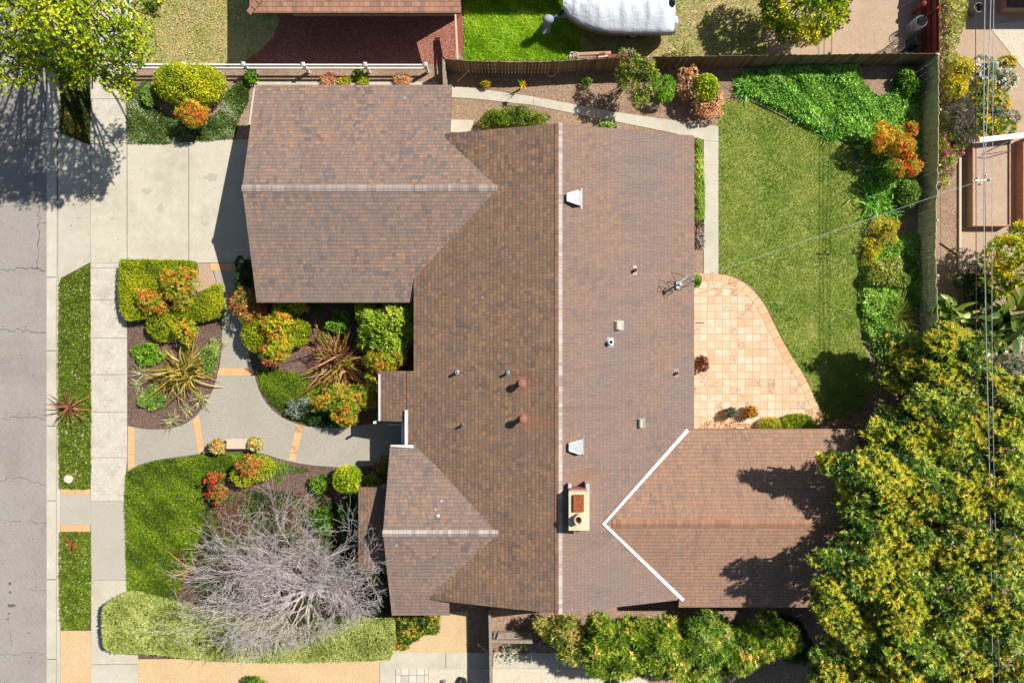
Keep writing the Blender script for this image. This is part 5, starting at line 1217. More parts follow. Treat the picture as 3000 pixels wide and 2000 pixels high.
shrub("low leafy filler shrub between the tall shrubs at the lower edge", [nblob(1860,1945,1.2,60,30,0.5), nblob(2010,1965,1.1,60,24,0.4), nblob(2100,1950,1.1,50,28,0.4)], 1000, 7, 0.14, 0.035, OLEA*0.9, [3,3,3,1], 411, mat='leafgloss')
shrub("dark shade shrub under the large yellow tree by the rear wing", [nblob(2310,1850,1.0,44,40,0.7), nblob(2330,1900,0.9,50,40,0.6)], 1000, 7, 0.14, 0.045, DEEP, [2,3,3,1], 406, mat='leafgloss')
shrub("bright green clump at the bottom edge under the tall shrubs", [nblob(2075,1985,0.6,34,22,0.4)], 420, 5, 0.09, 0.04, BRIGHT, [2,3,3,1], 407)
shrub("dark twiggy shrub casting its shade on the lower side path", [nblob(1500,1905,0.4,34,28,0.35), nblob(1530,1860,0.3,36,24,0.3)], 200, 4, 0.07, 0.04, DEEP, [3,2,1,1], 408, core=0, lumpy=0.4)

# ================================================================== TREES
def limbs(mb, base, targets, r0, r1, rng, bend=0.12, seg=6, sides=7, arch=0.1):
    for tgt in targets:
        a, b = Vector(base), Vector(tgt); pts = []; off = Vector((rng.normal(0, 1), rng.normal(0, 1), rng.normal(0, 0.5)))*bend*(b-a).length
        for i in range(seg+1):
            t_ = i/seg; pts.append(a.lerp(b, t_)+off*math.sin(math.pi*t_)+Vector((0, 0, arch*(b-a).length*math.sin(math.pi*t_*0.8))))
        mb.tube(pts, [r0+(r1-r0)*i/seg for i in range(seg+1)], sides)

def tree(name, label, base, blobs, n, k, L, Wd, palette, w, seed, trunk_r, extra=None, cat="tree", mat='leaf', sub=10, **kw):
    t = thing(name, label, cat, (base[0], base[1], 0)); rng = RG(seed+500)
    foliage("crown", t, blobs, n, k, L, Wd, palette, w, seed, mat=mat, extra=extra, **kw)
    mb = MB(); zc = min(b[2] for b in blobs)*0.45
    mb.tube([(base[0], base[1], -0.05), (base[0]+0.05, base[1], zc*0.5), (base[0], base[1]+0.05, zc)], [trunk_r*1.4, trunk_r, trunk_r*0.9], 10)
    mb.build("trunk", 'bark', t)
    mb = MB()
    for b in blobs:
        limbs(mb, (base[0], base[1], zc), [(b[0], b[1], b[2]-b[5]*0.6)], trunk_r*0.42, trunk_r*0.12, rng, 0.05, 6, 7, -0.1)
        for q in range(sub):
            d = Vector((rng.normal(), rng.normal(), abs(rng.normal())*0.7)).normalized()
            limbs(mb, (b[0], b[1], b[2]-b[5]*0.6), [(b[0]+d.x*b[3]*0.95, b[1]+d.y*b[4]*0.95, b[2]+d.z*b[5]*0.9)], trunk_r*0.14, trunk_r*0.03, rng, 0.15, 4, 5)
    mb.build("branches", 'bark', t)
    return t

def avo_extra(frac, Lx=0.105, Wx=0.021, pal_=AVOY):
    def fx(C, A, rng):
        # bright new growth at the sunlit tips, clustered
        hgt = 1.3*lump(C, 1.0, 9.0)+0.7*A[:, 2]+rng.normal(0, 0.16, len(C)); m = hgt > np.quantile(hgt, 1-frac)
        Cx = C[m]+unit(A[m]+[0, 0, 0.6])*0.13; Ax = unit(A[m]+[0, 0, 1.1])
        return [rosettes(Cx, Ax, 14, Lx, Wx, 1.25, pal_[rng.integers(0, len(pal_), m.sum())]*(1+rng.normal(0, 0.1, (m.sum(), 1))), rng)]
    return fx
avb = [nblob(2470,1655,5.60,44,30,0.50), nblob(2450,1630,5.80,34,22,0.40), nblob(2860,1235,3.90,80,60,0.80), nblob(2960,1170,3.90,70,60,0.80), nblob(2985,1290,4.00,70,70,0.80), nblob(2740,1190,3.90,90,50,0.80), nblob(2830,1010,3.20,60,36,0.50), nblob(2720,1060,2.25,110.4,64.4,0.84), nblob(2800,1110,2.87,101.2,73.6,0.84), nblob(2640,1090,1.89,73.6,55.2,0.69), nblob(2880,1170,3.50,92,64.4,0.77), nblob(2640,1310,3.68,119.6,73.6,0.92), nblob(2780,1290,3.95,119.6,82.8,0.92), nblob(2910,1300,3.86,101.2,82.8,0.92), nblob(2640,1260,3.20,73.6,55.2,0.69), nblob(2560,1400,4.90,92,64.4,0.84), nblob(2690,1440,4.63,119.6,82.8,0.99), nblob(2840,1440,4.22,119.6,82.8,0.99), nblob(2960,1430,4.04,82.8,101.2,0.92), nblob(2540,1530,4.40,82.8,82.8,0.84), nblob(2480,1370,5.50,49.68,36.8,0.54), nblob(2650,1590,4.36,82.8,82.8,0.84), nblob(2830,1600,4.22,101.2,92,0.99), nblob(2950,1590,4.13,92,92,0.92), nblob(2510,1660,5.00,82.8,73.6,0.77), nblob(2620,1760,4.27,92,73.6,0.92), nblob(2760,1730,4.04,101.2,82.8,0.92), nblob(2900,1750,4.22,110.4,92,0.99), nblob(2440,1770,4.90,55.2,64.4,0.69), nblob(2520,1850,3.50,92,82.8,0.84), nblob(2660,1900,4.36,110.4,82.8,0.92), nblob(2810,1890,4.13,110.4,82.8,0.99), nblob(2950,1900,4.13,101.2,101.2,0.99), nblob(2430,1950,3.32,64.4,73.6,0.69), nblob(2560,2010,3.59,101.2,73.6,0.84), nblob(2730,2040,3.86,119.6,82.8,0.92), nblob(2900,2050,4.04,110.4,82.8,0.92), nblob(3060,1500,4.04,119.6,138,1.07), nblob(3060,1850,4.04,119.6,165.6,1.07), nblob(3050,1230,3.68,101.2,110.4,0.92), nblob(2470,1360,5.50,60,34,0.50), nblob(2425,1760,4.60,50,40,0.50), nblob(2420,1640,5.90,40,24,0.50), nblob(2620,1000,2.10,60,30,0.50), nblob(2770,1000,3.00,70,40,0.60), nblob(2440,1340,5.80,34,20,0.35), nblob(2450,1700,5.80,50,22,0.40)]
apb = P(2780, 1600, 0)
tree("avocado_tree", "huge tree with yellow new growth covering the lower right corner", (apb.x-1.0, apb.y+0.5), avb, 32000, 10, 0.155, 0.048, AVOG, [3,4,3,1.4], 601, 0.32, extra=avo_extra(0.46), mat='leafgloss', sub=6, lumpy=0.5, lf=1.5, shell=(0.45, 1.1), spread=1.1, clus=0.5, bottom=-0.2, upb=0.7)

stb = [nblob(60,60,7.2,90,80,1), nblob(190,70,7.6,110,90,1), nblob(310,70,7.2,90,80,0.9), nblob(130,150,6.6,80,50,0.8), nblob(250,165,6.8,90,50,0.8), nblob(350,170,6.4,60,56,0.7),
       nblob(30,150,6.4,60,50,0.8), nblob(395,120,6.2,50,60,0.6), nblob(215,205,6,50,28,0.5), nblob(370,240,5.6,28,38,0.4), nblob(300,215,6,40,24,0.4), nblob(150,195,5.8,40,22,0.4), nblob(5,225,6.2,30,40,0.5), nblob(100,225,6.4,20,34,0.3), nblob(235,240,6.5,18,30,0.3), nblob(270,210,6.3,40,14,0.3), nblob(375,270,5.6,14,36,0.3), nblob(60,240,6.2,34,12,0.3), nblob(70,185,6.2,40,34,0.5), nblob(180,240,6.2,30,20,0.35), nblob(330,250,6,24,26,0.3),
       nblob(100,-60,7.8,130,90,1.2), nblob(270,-60,7.6,120,90,1.1), nblob(0,-10,7.6,90,80,1), nblob(-110,40,7.2,100,90,1), nblob(-90,-120,7.6,130,100,1.1), nblob(160,-200,7.8,160,110,1.2), nblob(440,20,6.2,46,36,0.5), nblob(-60,150,6.4,70,60,0.7)]
stp = P(225, -30, 0)
tree("street_tree", "lime green street tree spreading over road and verge in the top left corner", (stp.x, stp.y), stb, 8400, 6, 0.09, 0.058, STREET, [3,4,4,2], 611, 0.2, sub=14, lumpy=0.5, lf=2.2, shell=(0.2, 1.12), spread=1.2, clus=0.35, bottom=-0.5)

ctb = [nblob(2345,30,2.2,92,70,0.9), nblob(2400,50,2.0,70,58,0.8), nblob(2290,20,2.0,60,60,0.8), nblob(2350,90,1.7,70,44,0.7), nblob(2420,-20,2.1,70,60,0.8), nblob(2300,-50,2.2,80,60,0.8)]
ctp = P(2350, 10, 0)
tree("citrus_tree", "citrus tree with small yellow fruit behind the long fence", (ctp.x, ctp.y), ctb, 3400, 6, 0.12, 0.06, CIT, [3,4,4,2], 621, 0.1, mat='leafgloss', sub=5, lumpy=0.22, lf=2.0, shell=(0.55,1.05), extra=avo_extra(0.05, 0.06, 0.05, YEL))
c2 = [nblob(2945,745,2.0,60,50,0.8), nblob(2975,790,2.0,56,50,0.8), nblob(2925,820,1.6,50,44,0.7), nblob(3010,720,2.0,60,60,0.8)]
ctp = P(2965, 775, 0)
tree("citrus_tree", "yellowing citrus tree right of the power lines", (ctp.x, ctp.y), c2, 1700, 6, 0.12, 0.055, CIT*1.1, [2,3,4,4], 622, 0.08, mat='leafgloss', sub=5, lumpy=0.25, lf=2.0, shell=(0.5,1.05))

# bare tree: recursive limbs
def bare_tree():
    rng = RG(77); root = P(950, 1690, 0.0)
    t = thing("bare_tree", "leafless tree with a wide web of pale grey twigs in the front garden", "tree", (root.x, root.y, 0))
    tr = MB(); tr.tube([root+Vector((0.15, 0.1, -0.05)), root+Vector((0.12, 0.1, 0.5)), root+Vector((0.0, 0.0, 0.95)), root+Vector((-0.12, 0.04, 1.4))], [0.15, 0.12, 0.11, 0.11], 10); tr.build("trunk", 'twig', t)
    mb = MB(); tw = MB(); cen = P(830, 1635, 2.6); cr = Vector((PX(480, 2.6)-PX(1160, 2.6), PY(1390, 2.6)-PY(1890, 2.6)))/2; cr = Vector((abs(cr.x), abs(cr.y)))
    def inside(q): return ((q.x-cen.x)/cr.x)**2+((q.y-cen.y)/cr.y)**2
    def grow(p, d, l, r, depth):
        n = 4; pts = [p]; q = p.copy(); dd = d.copy()
        for i in range(n):
            dd = (dd+Vector((rng.normal(0, 0.16), rng.normal(0, 0.16), rng.normal(0, 0.10)+0.03))).normalized()
            q = q+dd*(l/n); pts.append(q.copy())
        rr = [max(0.0055, r*(1-0.45*i/n)) for i in range(n+1)]
        (mb if depth < 3 else tw).tube(pts, rr, 6 if depth < 2 else (4 if depth < 4 else 3), cap=False)
        if depth >= 6 or l < 0.12: return
        kids = 3 if depth < 4 else 2+int(rng.random() < 0.18)
        for k in range(kids):
            s0 = n if k == 0 else (1+int(rng.random()*(n))); s0 = min(n, s0)
            sd = Vector((rng.normal(0, 1), rng.normal(0, 1), rng.normal(0.0, 0.55))).normalized()
            nd = (dd*1.0+sd*(0.28 if k == 0 else 0.72)).normalized()
            st = pts[s0]; ll = l*(0.86 if k == 0 else 0.74)*(0.75+0.45*rng.random())
            tip = st+nd*ll; e = inside(tip)
            if e > 1.0: ll *= 0.55
            if e > 1.35: continue
            nd.z *= 0.8; grow(st, nd.normalized(), ll, rr[s0]*(0.78 if k == 0 else 0.58), depth+1)
    st = root+Vector((-0.12, 0.04, 1.35))
    for (a, l, e) in [(175,1.75,0.35),(150,1.6,0.5),(125,1.45,0.4),(100,1.2,0.6),(70,1.0,0.5),(200,1.8,0.3),(222,1.7,0.35),(250,1.35,0.4),(285,1.0,0.45),(330,0.95,0.45),(15,1.15,0.5),(350,1.2,0.35),(45,1.1,0.5),(90,1.5,0.35),(112,1.6,0.3),(270,1.4,0.3),(185,1.5,0.7),(165,1.3,0.9),(215,1.2,0.95)]:
        a = rad(a); grow(st+Vector((rng.normal(0, .03), rng.normal(0, .03), rng.normal(0, .08))), Vector((math.cos(a), math.sin(a), e)).normalized(), l, 0.07, 0)
    mb.build("limbs", 'twig', t); tw.build("twigs", 'twig', t)
    print('bare faces', len(tw.f), len(mb.f))
bare_tree()

# ---------- right neighbour planting
cover("fence_vine", "pale vine tumbling over the far side of the right fence", "vine", [(2752,-40),(2835,-40),(2830,60),(2800,150),(2832,190),(2838,290),(2800,330),(2785,420),(2790,520),(2762,560),(2752,400),(2760,200)], 0.2, 0.9, 260, 0.10, 0.03, VINE*1.1, [3,4,3,2], 501, k=6, thingy=True)
shrub("yellow flowered bush on the far side of the fence corner", [nblob(2815,205,0.8,32,36,0.4), nblob(2800,255,0.7,30,34,0.4)], 600, 6, 0.09, 0.025, YVINE, [3,3,3], 502, core=0.5, flowers=(YEL, 30, 0.07))
shrub("grey purple lavender bush beyond the right fence", [nblob(2805,335,0.5,30,44,0.4), nblob(2825,380,0.5,28,36,0.35)], 420, 9, 0.22, 0.018, pal(c(110,104,96), c(140,130,130), c(100,110,70), c(160,150,150)), [3,3,2,1], 503, core=0.5, spread=0.7)
shrub("pink flowered thin bush beyond the fence below the lavender", [nblob(2795,420,0.4,36,40,0.3), nblob(2780,470,0.3,20,40,0.25)], 300, 5, 0.08, 0.02, VINE, [3,3,2,1], 504, core=0.3, flowers=(PINK, 26, 0.08))
shrub("white flowered bush at the head of the neighbour's flower bed", [nblob(2880,200,0.5,36,34,0.4), nblob(2935,235,0.4,40,34,0.35)], 700, 6, 0.09, 0.02, pal(c(80,110,60), c(120,150,90), c(190,200,180)), [3,3,1], 505, core=0.5, flowers=(WHITEF, 90, 0.09))
shrub("orange and yellow flowers at the upper right of the neighbour's flower bed", [nblob(2945,185,0.4,24,18,0.3)], 240, 6, 0.08, 0.02, GREEN, [3,3,1,1], 506, core=0.4, flowers=(YEL, 34, 0.08))
shrub("yellow flowered green bush in the middle of the neighbour's flower bed", [nblob(2880,275,0.4,32,44,0.35), nblob(2920,300,0.35,34,36,0.3)], 800, 6, 0.08, 0.022, VINE*np.array([0.8,1.0,0.9]), [3,4,2,0], 507, core=0.5, flowers=(YEL, 50, 0.08))
shrub("yellow flowered bush at the foot of the neighbour's flower bed", [nblob(2870,370,0.4,30,36,0.35), nblob(2930,375,0.4,40,26,0.35)], 800, 6, 0.08, 0.025, GREEN, [3,4,2,1], 508, core=0.5, flowers=(YEL, 70, 0.085))
shrub("silver blue bush spilling from the neighbour's flower bed", [nblob(2915,330,0.4,30,24,0.3), nblob(2950,345,0.35,34,20,0.28)], 420, 7, 0.09, 0.018, SILV*0.9, [3,3,2,3], 509, core=0.4)
shrub("silver bush beneath the power lines, left one", [nblob(2855,1080,0.6,40,44,0.4)], 500, 7, 0.10, 0.02, SILV*0.8, [3,3,2,3], 510, core=0.5)
shrub("silver bush beneath the power lines, right one", [nblob(2945,1090,0.7,44,56,0.45), nblob(2985,1070,0.6,34,40,0.4)], 800, 7, 0.10, 0.02, SILV*0.8, [3,3,2,3], 511, core=0.5)
shrub("small lime bush between the two silver bushes", [nblob(2888,1085,0.8,26,24,0.35)], 380, 5, 0.09, 0.035, LIME, [2,3,3,1], 512, core=0.5)
shrub("dark glossy bush left of the power lines below the raised bed", [nblob(2850,830,0.7,40,44,0.5), nblob(2880,870,0.6,40,40,0.5), nblob(2925,960,0.8,60,60,0.6), nblob(2850,1000,0.5,50,40,0.5)], 1300, 5, 0.12, 0.05, DEEP, [1,3,3,2], 513, mat='leafgloss', lumpy=0.3)
BAN = pal(c(70,100,30), c(100,130,40), c(136,156,56), c(170,176,84))
tuft("banana like plant with huge paddle leaves hard by the right fence", 2785, 930, 1.0, 60, 0.95, 0.20, BAN, [2,3,3,2], 521, name="banana_plant", droop=0.35, up=(0.15, 1.2), base=0.25, stem=0.8, prof=1, fold=0.12, part="paddle_leaves")
tuft("banana like plant with dark paddle leaves under the power lines", 2905, 985, 1.2, 44, 1.2, 0.24, BAN*0.75, [3,3,2,1], 522, name="banana_plant", droop=0.35, up=(0.1, 1.1), base=0.3, stem=0.9, prof=1, fold=0.12, part="paddle_leaves")
tuft("banana like plant at the right edge below the citrus tree", 2985, 930, 1.4, 34, 1.3, 0.26, BAN*0.8, [3,3,2,1], 523, name="banana_plant", droop=0.3, up=(0.1, 1.2), base=0.25, stem=1.0, prof=1, fold=0.12, part="paddle_leaves")

# ---------- grass blades on the lawns
def turf(label, poly, dens, L, palette, w, seed, z=0.02, wd=0.012, name="grass", lean=0.6):
    rng = RG(seed); n = int(polyarea(poly)*dens); q = polysample(poly, n, rng)
    C = np.stack([(q[:, 0]-1500)*(H-z)/F, (1000-q[:, 1])*(H-z)/F, np.full(n, z)], 1)
    cols = pick(palette, w, n, rng, C, 1.1, seed, 0.13, 0.4)
    D = np.stack([rng.normal(0, lean, n), rng.normal(0, lean, n), np.ones(n)], 1)
    v, f, cc = tris(C, D, L*(0.6+0.8*rng.random(n)), wd*(0.7+0.6*rng.random(n)), cols, rng)
    return tag(mesh_np(name, v, f, 'leaf', None, cols=cc), label, "grass", kind='stuff')
turf("mown grass of the back lawn", lawnp, 1500, 0.065, pal(c(96,134,34), c(128,162,52), c(164,184,82), c(206,200,124)), [3,4,4,2.2], 701, wd=0.02)
turf("lush uncut grass in front of the covered boat", [(1360,-300),(1660,-300),(1690,60),(1705,150),(1690,176),(1360,176)], 1300, 0.16, pal(c(120,164,20,0.9), c(150,190,30,0.9), c(184,212,56,0.9), c(206,220,90,0.9)), [3,4,3,2], 702, wd=0.022, lean=0.8)
turf("patchy dry grass behind the white rail fence", [(374,-300),(664,-300),(664,184),(374,184)], 700, 0.06, pal(c(104,124,44), c(150,146,80), c(190,174,116), c(214,196,140)), [3,3,3,2], 703, wd=0.02)
turf("patchy dry grass around the covered boat", [(1710,-300),(2245,-300),(2245,160),(1710,168)], 700, 0.06, pal(c(110,126,44), c(150,148,76), c(184,168,110), c(206,186,130)), [3,3,3,1.5], 704, wd=0.02)
tag(mesh_np("fallen_leaves", *(lambda r: (lambda q: rosettes(np.stack([(q[:, 0]-1500)*H/F, (1000-q[:, 1])*H/F, np.full(len(q), 0.06)], 1), np.tile([0, 0, 1.0], (len(q), 1)), 1, 0.06, 0.05, 1.3, pal(c(224,200,120), c(206,170,90), c(230,214,150))[r.integers(0, 3, len(q))], r))(polysample([(380,0),(662,0),(662,180),(380,180)], 520, r)))(RG(705))[:2], 'petal', None,
    cols=np.tile(c(222,196,120)[:3], (520, 1))*(0.8+0.4*RG(706).random((520, 1)))), "yellow fallen leaves scattered on the dry lawn", "leaf litter", kind='stuff')

def litter(label, poly, n, z, seed, cols=STRAW):
    r = RG(seed); q = polysample(poly, n, r); C = np.stack([(q[:, 0]-1500)*(H-z)/F, (1000-q[:, 1])*(H-z)/F, np.full(n, z)], 1)
    v, f, cc = rosettes(C, np.tile([0, 0, 1.0], (n, 1)), 1, 0.055, 0.035, 1.4, cols[r.integers(0, len(cols), n)], r)
    tag(mesh_np("leaf_litter", v, f, 'petal', None, cols=cc), label, "leaf litter", kind='stuff')
litter("few dry leaves scattered over the driveway", [(180,430),(680,430),(680,765),(180,765)], 70, 0.045, 801, DRYP*0.7)
litter("few dry leaves on the walkway and sidewalk", [(266,780),(372,780),(372,1380),(1100,1250),(1100,1350),(560,1330),(372,1460),(266,1460)], 90, 0.045, 802, DRYP*0.7)
litter("scattered dry leaves on the soil along the angled back path", [(1400,200),(2090,210),(2090,350),(1700,320),(1400,250)], 420, 0.03, 803, DRYP)
litter("fallen leaves on the patio tiles near the rear wing", [(2060,1100),(2370,1120),(2400,1235),(2060,1250)], 110, 0.05, 804, DRYP*0.8)
litter("pale chips strewn over the mulch of the front beds", [(376,940),(640,940),(640,1100),(500,1250),(376,1240)], 260, 0.03, 805, STRAW)

# ================================================================== FENCES
def board_fence(name, label, pts, h, mat, thick=0.02, bw=0.14, jit=0.02, post_every=2.4, seed=1, face=1, ptop=0.05, cap=False, group=None):
    """pts: photo pixels of the fence TOP"""
    rng = np.random.default_rng(seed); W_ = [P(x, y, h) for x, y in pts]
    t = thing(name, label, "fence", (W_[0].x, W_[0].y, 0), group)
    mb = MB(); posts = []; acc = 0.0
    for a, b in zip(W_[:-1], W_[1:]):
        a, b = Vector((a.x, a.y)), Vector((b.x, b.y)); l = (b-a).length; d = (b-a)/l; nn = Vector((-d.y, d.x)); k = max(1, int(l/bw))
        for i in range(k):
            p0 = a+d*(i*l/k+0.004); p1 = a+d*((i+1)*l/k-0.004); o_ = nn*(rng.normal(0, 0.004)+(0.006 if i % 2 else 0)); hh = h+rng.normal(0, jit)
            vs = []
            for q in (p0+o_, p1+o_, p1+o_+nn*thick, p0+o_+nn*thick): vs.append((q.x, q.y, 0.0))
            mb.add(vs+[(v[0], v[1], hh) for v in vs], [(4,5,6,7),(0,1,5,4),(1,2,6,5),(2,3,7,6),(3,0,4,7)])
        m = 0.0
        while acc+l-m > post_every: m += post_every-acc; acc = 0.0; posts.append((a+d*m, nn, d))
        acc += l-m
        for zz in (0.35, h*0.55, h-0.18):
            MBr.append((Vector((a.x, a.y, zz))+Vector((nn.x, nn.y, 0))*face*0.04, Vector((b.x, b.y, zz))+Vector((nn.x, nn.y, 0))*face*0.04))
    mb.build("boards", mat, t)
    rm = MB()
    for a, b in MBr: rm.bar(a, b, 0.04, 0.09)
    MBr.clear(); rm.build("rails", mat, t)
    posts = [(Vector((W_[0].x, W_[0].y)), Vector((0, 0)), None)]+posts+[(Vector((W_[-1].x, W_[-1].y)), Vector((0, 0)), None)]
    for q, nn, _ in posts:
        c_ = q+nn*face*0.07; MB().box(c_.x-0.045, c_.x+0.045, c_.y-0.045, c_.y+0.045, 0, h+ptop).build("post", mat, t)
    if cap:
        cb = MB()
        for a, b in zip(W_[:-1], W_[1:]): cb.bar((a.x, a.y, h+0.03), (b.x, b.y, h+0.03), 0.09, 0.03)
        cb.build("cap_rail", 'greywood', t)
    return t
MBr = []
FH = 1.35
board_fence("board_fence", "long weathered board fence between the back garden and the boat yard", [(1300,172),(1330,176),(1400,181),(1480,183),(1560,183),(1620,181),(1700,176),(1780,172),(1880,168),(2000,166),(2200,164),(2400,161),(2600,158),(2742,158)], FH, 'fence', seed=3, face=1)
board_fence("board_fence", "mossy board fence running down the right side of the back garden", [(2748,160),(2750,300),(2747,500),(2742,620),(2740,760),(2746,900),(2752,1060),(2758,1260),(2760,1700),(2760,2300)], FH, 'mossfence', seed=4, face=1)
board_fence("board_fence", "short fence from the long fence down to the garage eave", [(1299,172),(1301,246)], FH, 'greywood', seed=5, face=1, post_every=9, cap=True)
board_fence("board_fence", "fence with a flat cap running down from the main roof to the bottom edge", [(1434,1790),(1436,1880),(1437,1960),(1440,2100),(1440,2500)], FH, 'greywood', seed=6, face=1, cap=True)
board_fence("red_fence", "red stained fence standing behind the corner of the long fence", [(2752,-300),(2752,0),(2752,152)], FH, 'redwood', seed=7, face=-1)
lp = MB()
zq = 1.45
vs = [P(1336, 30, zq), P(1352, 30, zq), P(1357, 163, 1.1), P(1343, 150, 1.3)]
for i in range(9):
    t0, t1 = i/9+0.012, (i+1)/9-0.012
    q = [vs[0].lerp(vs[1], t0), vs[0].lerp(vs[1], t1), vs[3].lerp(vs[2], t1), vs[3].lerp(vs[2], t0)]
    lp.add([tuple(v) for v in q]+[(v.x, v.y, v.z-0.03) for v in q], [(3,2,1,0),(4,5,6,7),(0,1,5,4),(1,2,6,5),(2,3,7,6),(3,0,4,7)])
lp.bar(vs[0]+Vector((0, 0.05, -0.04)), vs[1]+Vector((0, 0.05, -0.04)), 0.05, 0.05); lp.bar(vs[3]+Vector((0, 0.2, -0.05)), vs[2]+Vector((0, 0.3, 0.0)), 0.05, 0.05)
lpt = thing("lean_to_panel", "red slatted panel leaning between the neighbour's roof and the board fence", "panel", tuple(P(1345, 100, 0)))
lp.build("slats", 'redwood', lpt)
fr = MB(); fr.bar(P(1334, 36, 1.4), P(1341, 176, 1.4), 0.07, 0.06); fr.build("frame_rail", 'stone', lpt)
MB().bar(P(1341, 174, 0.0)+Vector((0, 0, 0)), (P(1341, 174, 1.4).x, P(1341, 174, 1.4).y, 1.38), 0.07, 0.07, (0, 1, 0)).build("frame_post", 'stone', lpt)
# prop and cross rails by the lower fence
pr = MB(); pr.bar(P(1435, 1912, 1.2), P(1402, 1885, 0.7), 0.09, 0.09)
tag(pr.build("fence_brace", 'greywood'), "short wooden brace leaning out from the capped fence", "brace")
br = MB(); br.bar(P(1438, 1877, 1.1), P(1560, 1878, 1.1), 0.14, 0.12)
tag(br.build("timber_beam", 'greywood'), "horizontal timber beam running right from the capped fence", "beam")
bx = thing("fence_clamp", "dark metal bracket lying across the planks beside the capped fence", "bracket", tuple(P(1455, 1862, 0)))
MB().bar(P(1452, 1870, 0.75), P(1457, 1853, 0.75), 0.09, 0.05).build("bracket_arm", 'plastic', bx); MB().bar(P(1447, 1872, 0.72), P(1463, 1869, 0.72), 0.04, 0.04).build("bracket_foot", 'galv', bx)
tag(MB().box(PX(1436,.5), PX(1560,.5), PY(1872,.5), PY(1852,.5), 0.30, 0.50).build("wooden_planks", 'greywood'), "grey planks stacked between beam and house wall", "planks")
tag(MB().bar(P(1340, 240, 0.3), P(1373, 208, 0.9), 0.03, 0.03).build("garden_stake", 'bedwood'), "thin wooden stake leaning in the shade of the long fence", "stake")

# white rail fence
rf = thing("rail_fence", "white two rail fence along the top of the front bed", "fence", tuple(P(365, 194, 0)))
RH = 0.95
def postcap(px, py, h=RH):
    p = P(px, py, h); o = MB().box(p.x-0.055, p.x+0.055, p.y-0.055, p.y+0.055, 0, h).build("post", 'white', rf)
    MB().add([(p.x-0.085, p.y-0.085, h), (p.x+0.085, p.y-0.085, h), (p.x+0.085, p.y+0.085, h), (p.x-0.085, p.y+0.085, h), (p.x, p.y, h+0.09), (p.x-0.085, p.y-0.085, h-0.03), (p.x+0.085, p.y-0.085, h-0.03), (p.x+0.085, p.y+0.085, h-0.03), (p.x-0.085, p.y+0.085, h-0.03)],
             [(0,1,4),(1,2,4),(2,3,4),(3,0,4),(5,6,1,0),(6,7,2,1),(7,8,3,2),(8,5,0,3)]).build("post_cap", 'white', o)
fy = 187
for x in (365, 538, 712, 887, 1069, 1246): postcap(x, fy+(1 if x > 800 else 0))
for zz in (0.82, 0.45):
    MB().bar((PX(365, RH), PY(fy, RH), zz), (PX(1246, RH), PY(fy+1, RH), zz), 0.05, 0.13).build("rail", 'white', rf)
rf2 = rf
for y in (10, -170, -340): postcap(365, y)
for zz in (0.82, 0.45):
    MB().bar((PX(365, RH), PY(fy, RH), zz), (PX(365, RH), PY(-340, RH), zz), 0.05, 0.13).build("rail", 'white', rf)

# ================================================================== THINGS
# stone bench and the two planters
b = P(697, 1299, 0.42)
bench = thing("stone_bench", "backless pale stone bench between the two planted pots", "bench", (b.x, b.y, 0))
hx, hy = 33*0.0153, 15*0.0153
mb = MB(); mb.box(b.x-hx, b.x+hx, b.y-hy, b.y+hy, 0.38, 0.44); mb.build("seat", 'stone', bench)
for s in (-1, 1): MB().box(b.x+s*hx*0.68-0.06, b.x+s*hx*0.68+0.06, b.y-hy*0.75, b.y+hy*0.75, 0.03, 0.38).build("leg", 'stone', bench)
def pot(label, px, py, r, h, pal_, w, seed, fr=1.25, fn=260, z0=0.03, mat='terracotta', L=0.08, Wd=0.05, name="potted_plant", fh=0.28, off=(0, 0)):
    p = P(px, py, h); t = thing(name, label, "potted plant", (p.x, p.y, z0))
    pt = MB().lathe((p.x, p.y, z0), [(r*0.62, 0), (r*0.66, 0.02), (r*0.9, h*0.8), (r*1.02, h*0.86), (r*1.04, h), (r*0.9, h), (r*0.86, h*0.9)], 20).build("pot", mat, t)
    MB().lathe((p.x, p.y, z0+h*0.88), [(r*0.87, 0), (r*0.87, 0.012)], 18).build("soil", 'mulch', pt)
    foliage("foliage", t, [(p.x+off[0], p.y+off[1], z0+h+fh*0.35, r*fr, r*fr, fh)], fn, 5, L, Wd, pal_, w, seed, lumpy=0.25, shell=(0.4, 1.05), clus=0.3)
    return t
SUCC = pal(c(226,200,80), c(206,206,120), c(220,150,110), c(140,160,70), c(230,222,170))
pot("terracotta pot of yellow and rust succulents at the left end of the stone bench", 640, 1306, 0.22, 0.32, SUCC, [3,2,3,2,1], 801, off=(0, 0.02))
pot("terracotta pot of yellow green succulents at the right end of the stone bench", 751, 1299, 0.27, 0.36, SUCC, [3,3,1,3,2], 802, fr=1.05)
tag(MB().lathe(tuple(P(609, 1316, 0.03)), [(0.02, 0), (0.015, 0.3), (0.045, 0.32), (0.05, 0.37), (0.02, 0.42)], 10).build("path_light", 'plastic'), "small dark path light left of the planted pots", "path light")
pot("wide terracotta pot with grey cuttings on the patio beside the rear wing", 2141, 1208, 0.24, 0.30, SILV*0.8, [2,2,1,3], 803, fr=0.85, fn=90, L=0.12, Wd=0.03, name="potted_plant")
pot("pot hidden by orange and yellow flowers on the patio", 2196, 1206, 0.17, 0.26, pal(c(236,150,60), c(226,190,70), c(150,170,60), c(210,110,60)), [3,3,2,2], 804, fr=1.5, fn=300)
pot("pot with a dry brown leaved plant against the house on the patio", 2052, 1064, 0.16, 0.28, pal(c(130,60,44), c(176,110,76), c(206,150,110), c(90,44,36)), [3,3,2,2], 805, fr=2.0, fn=230, fh=0.3)
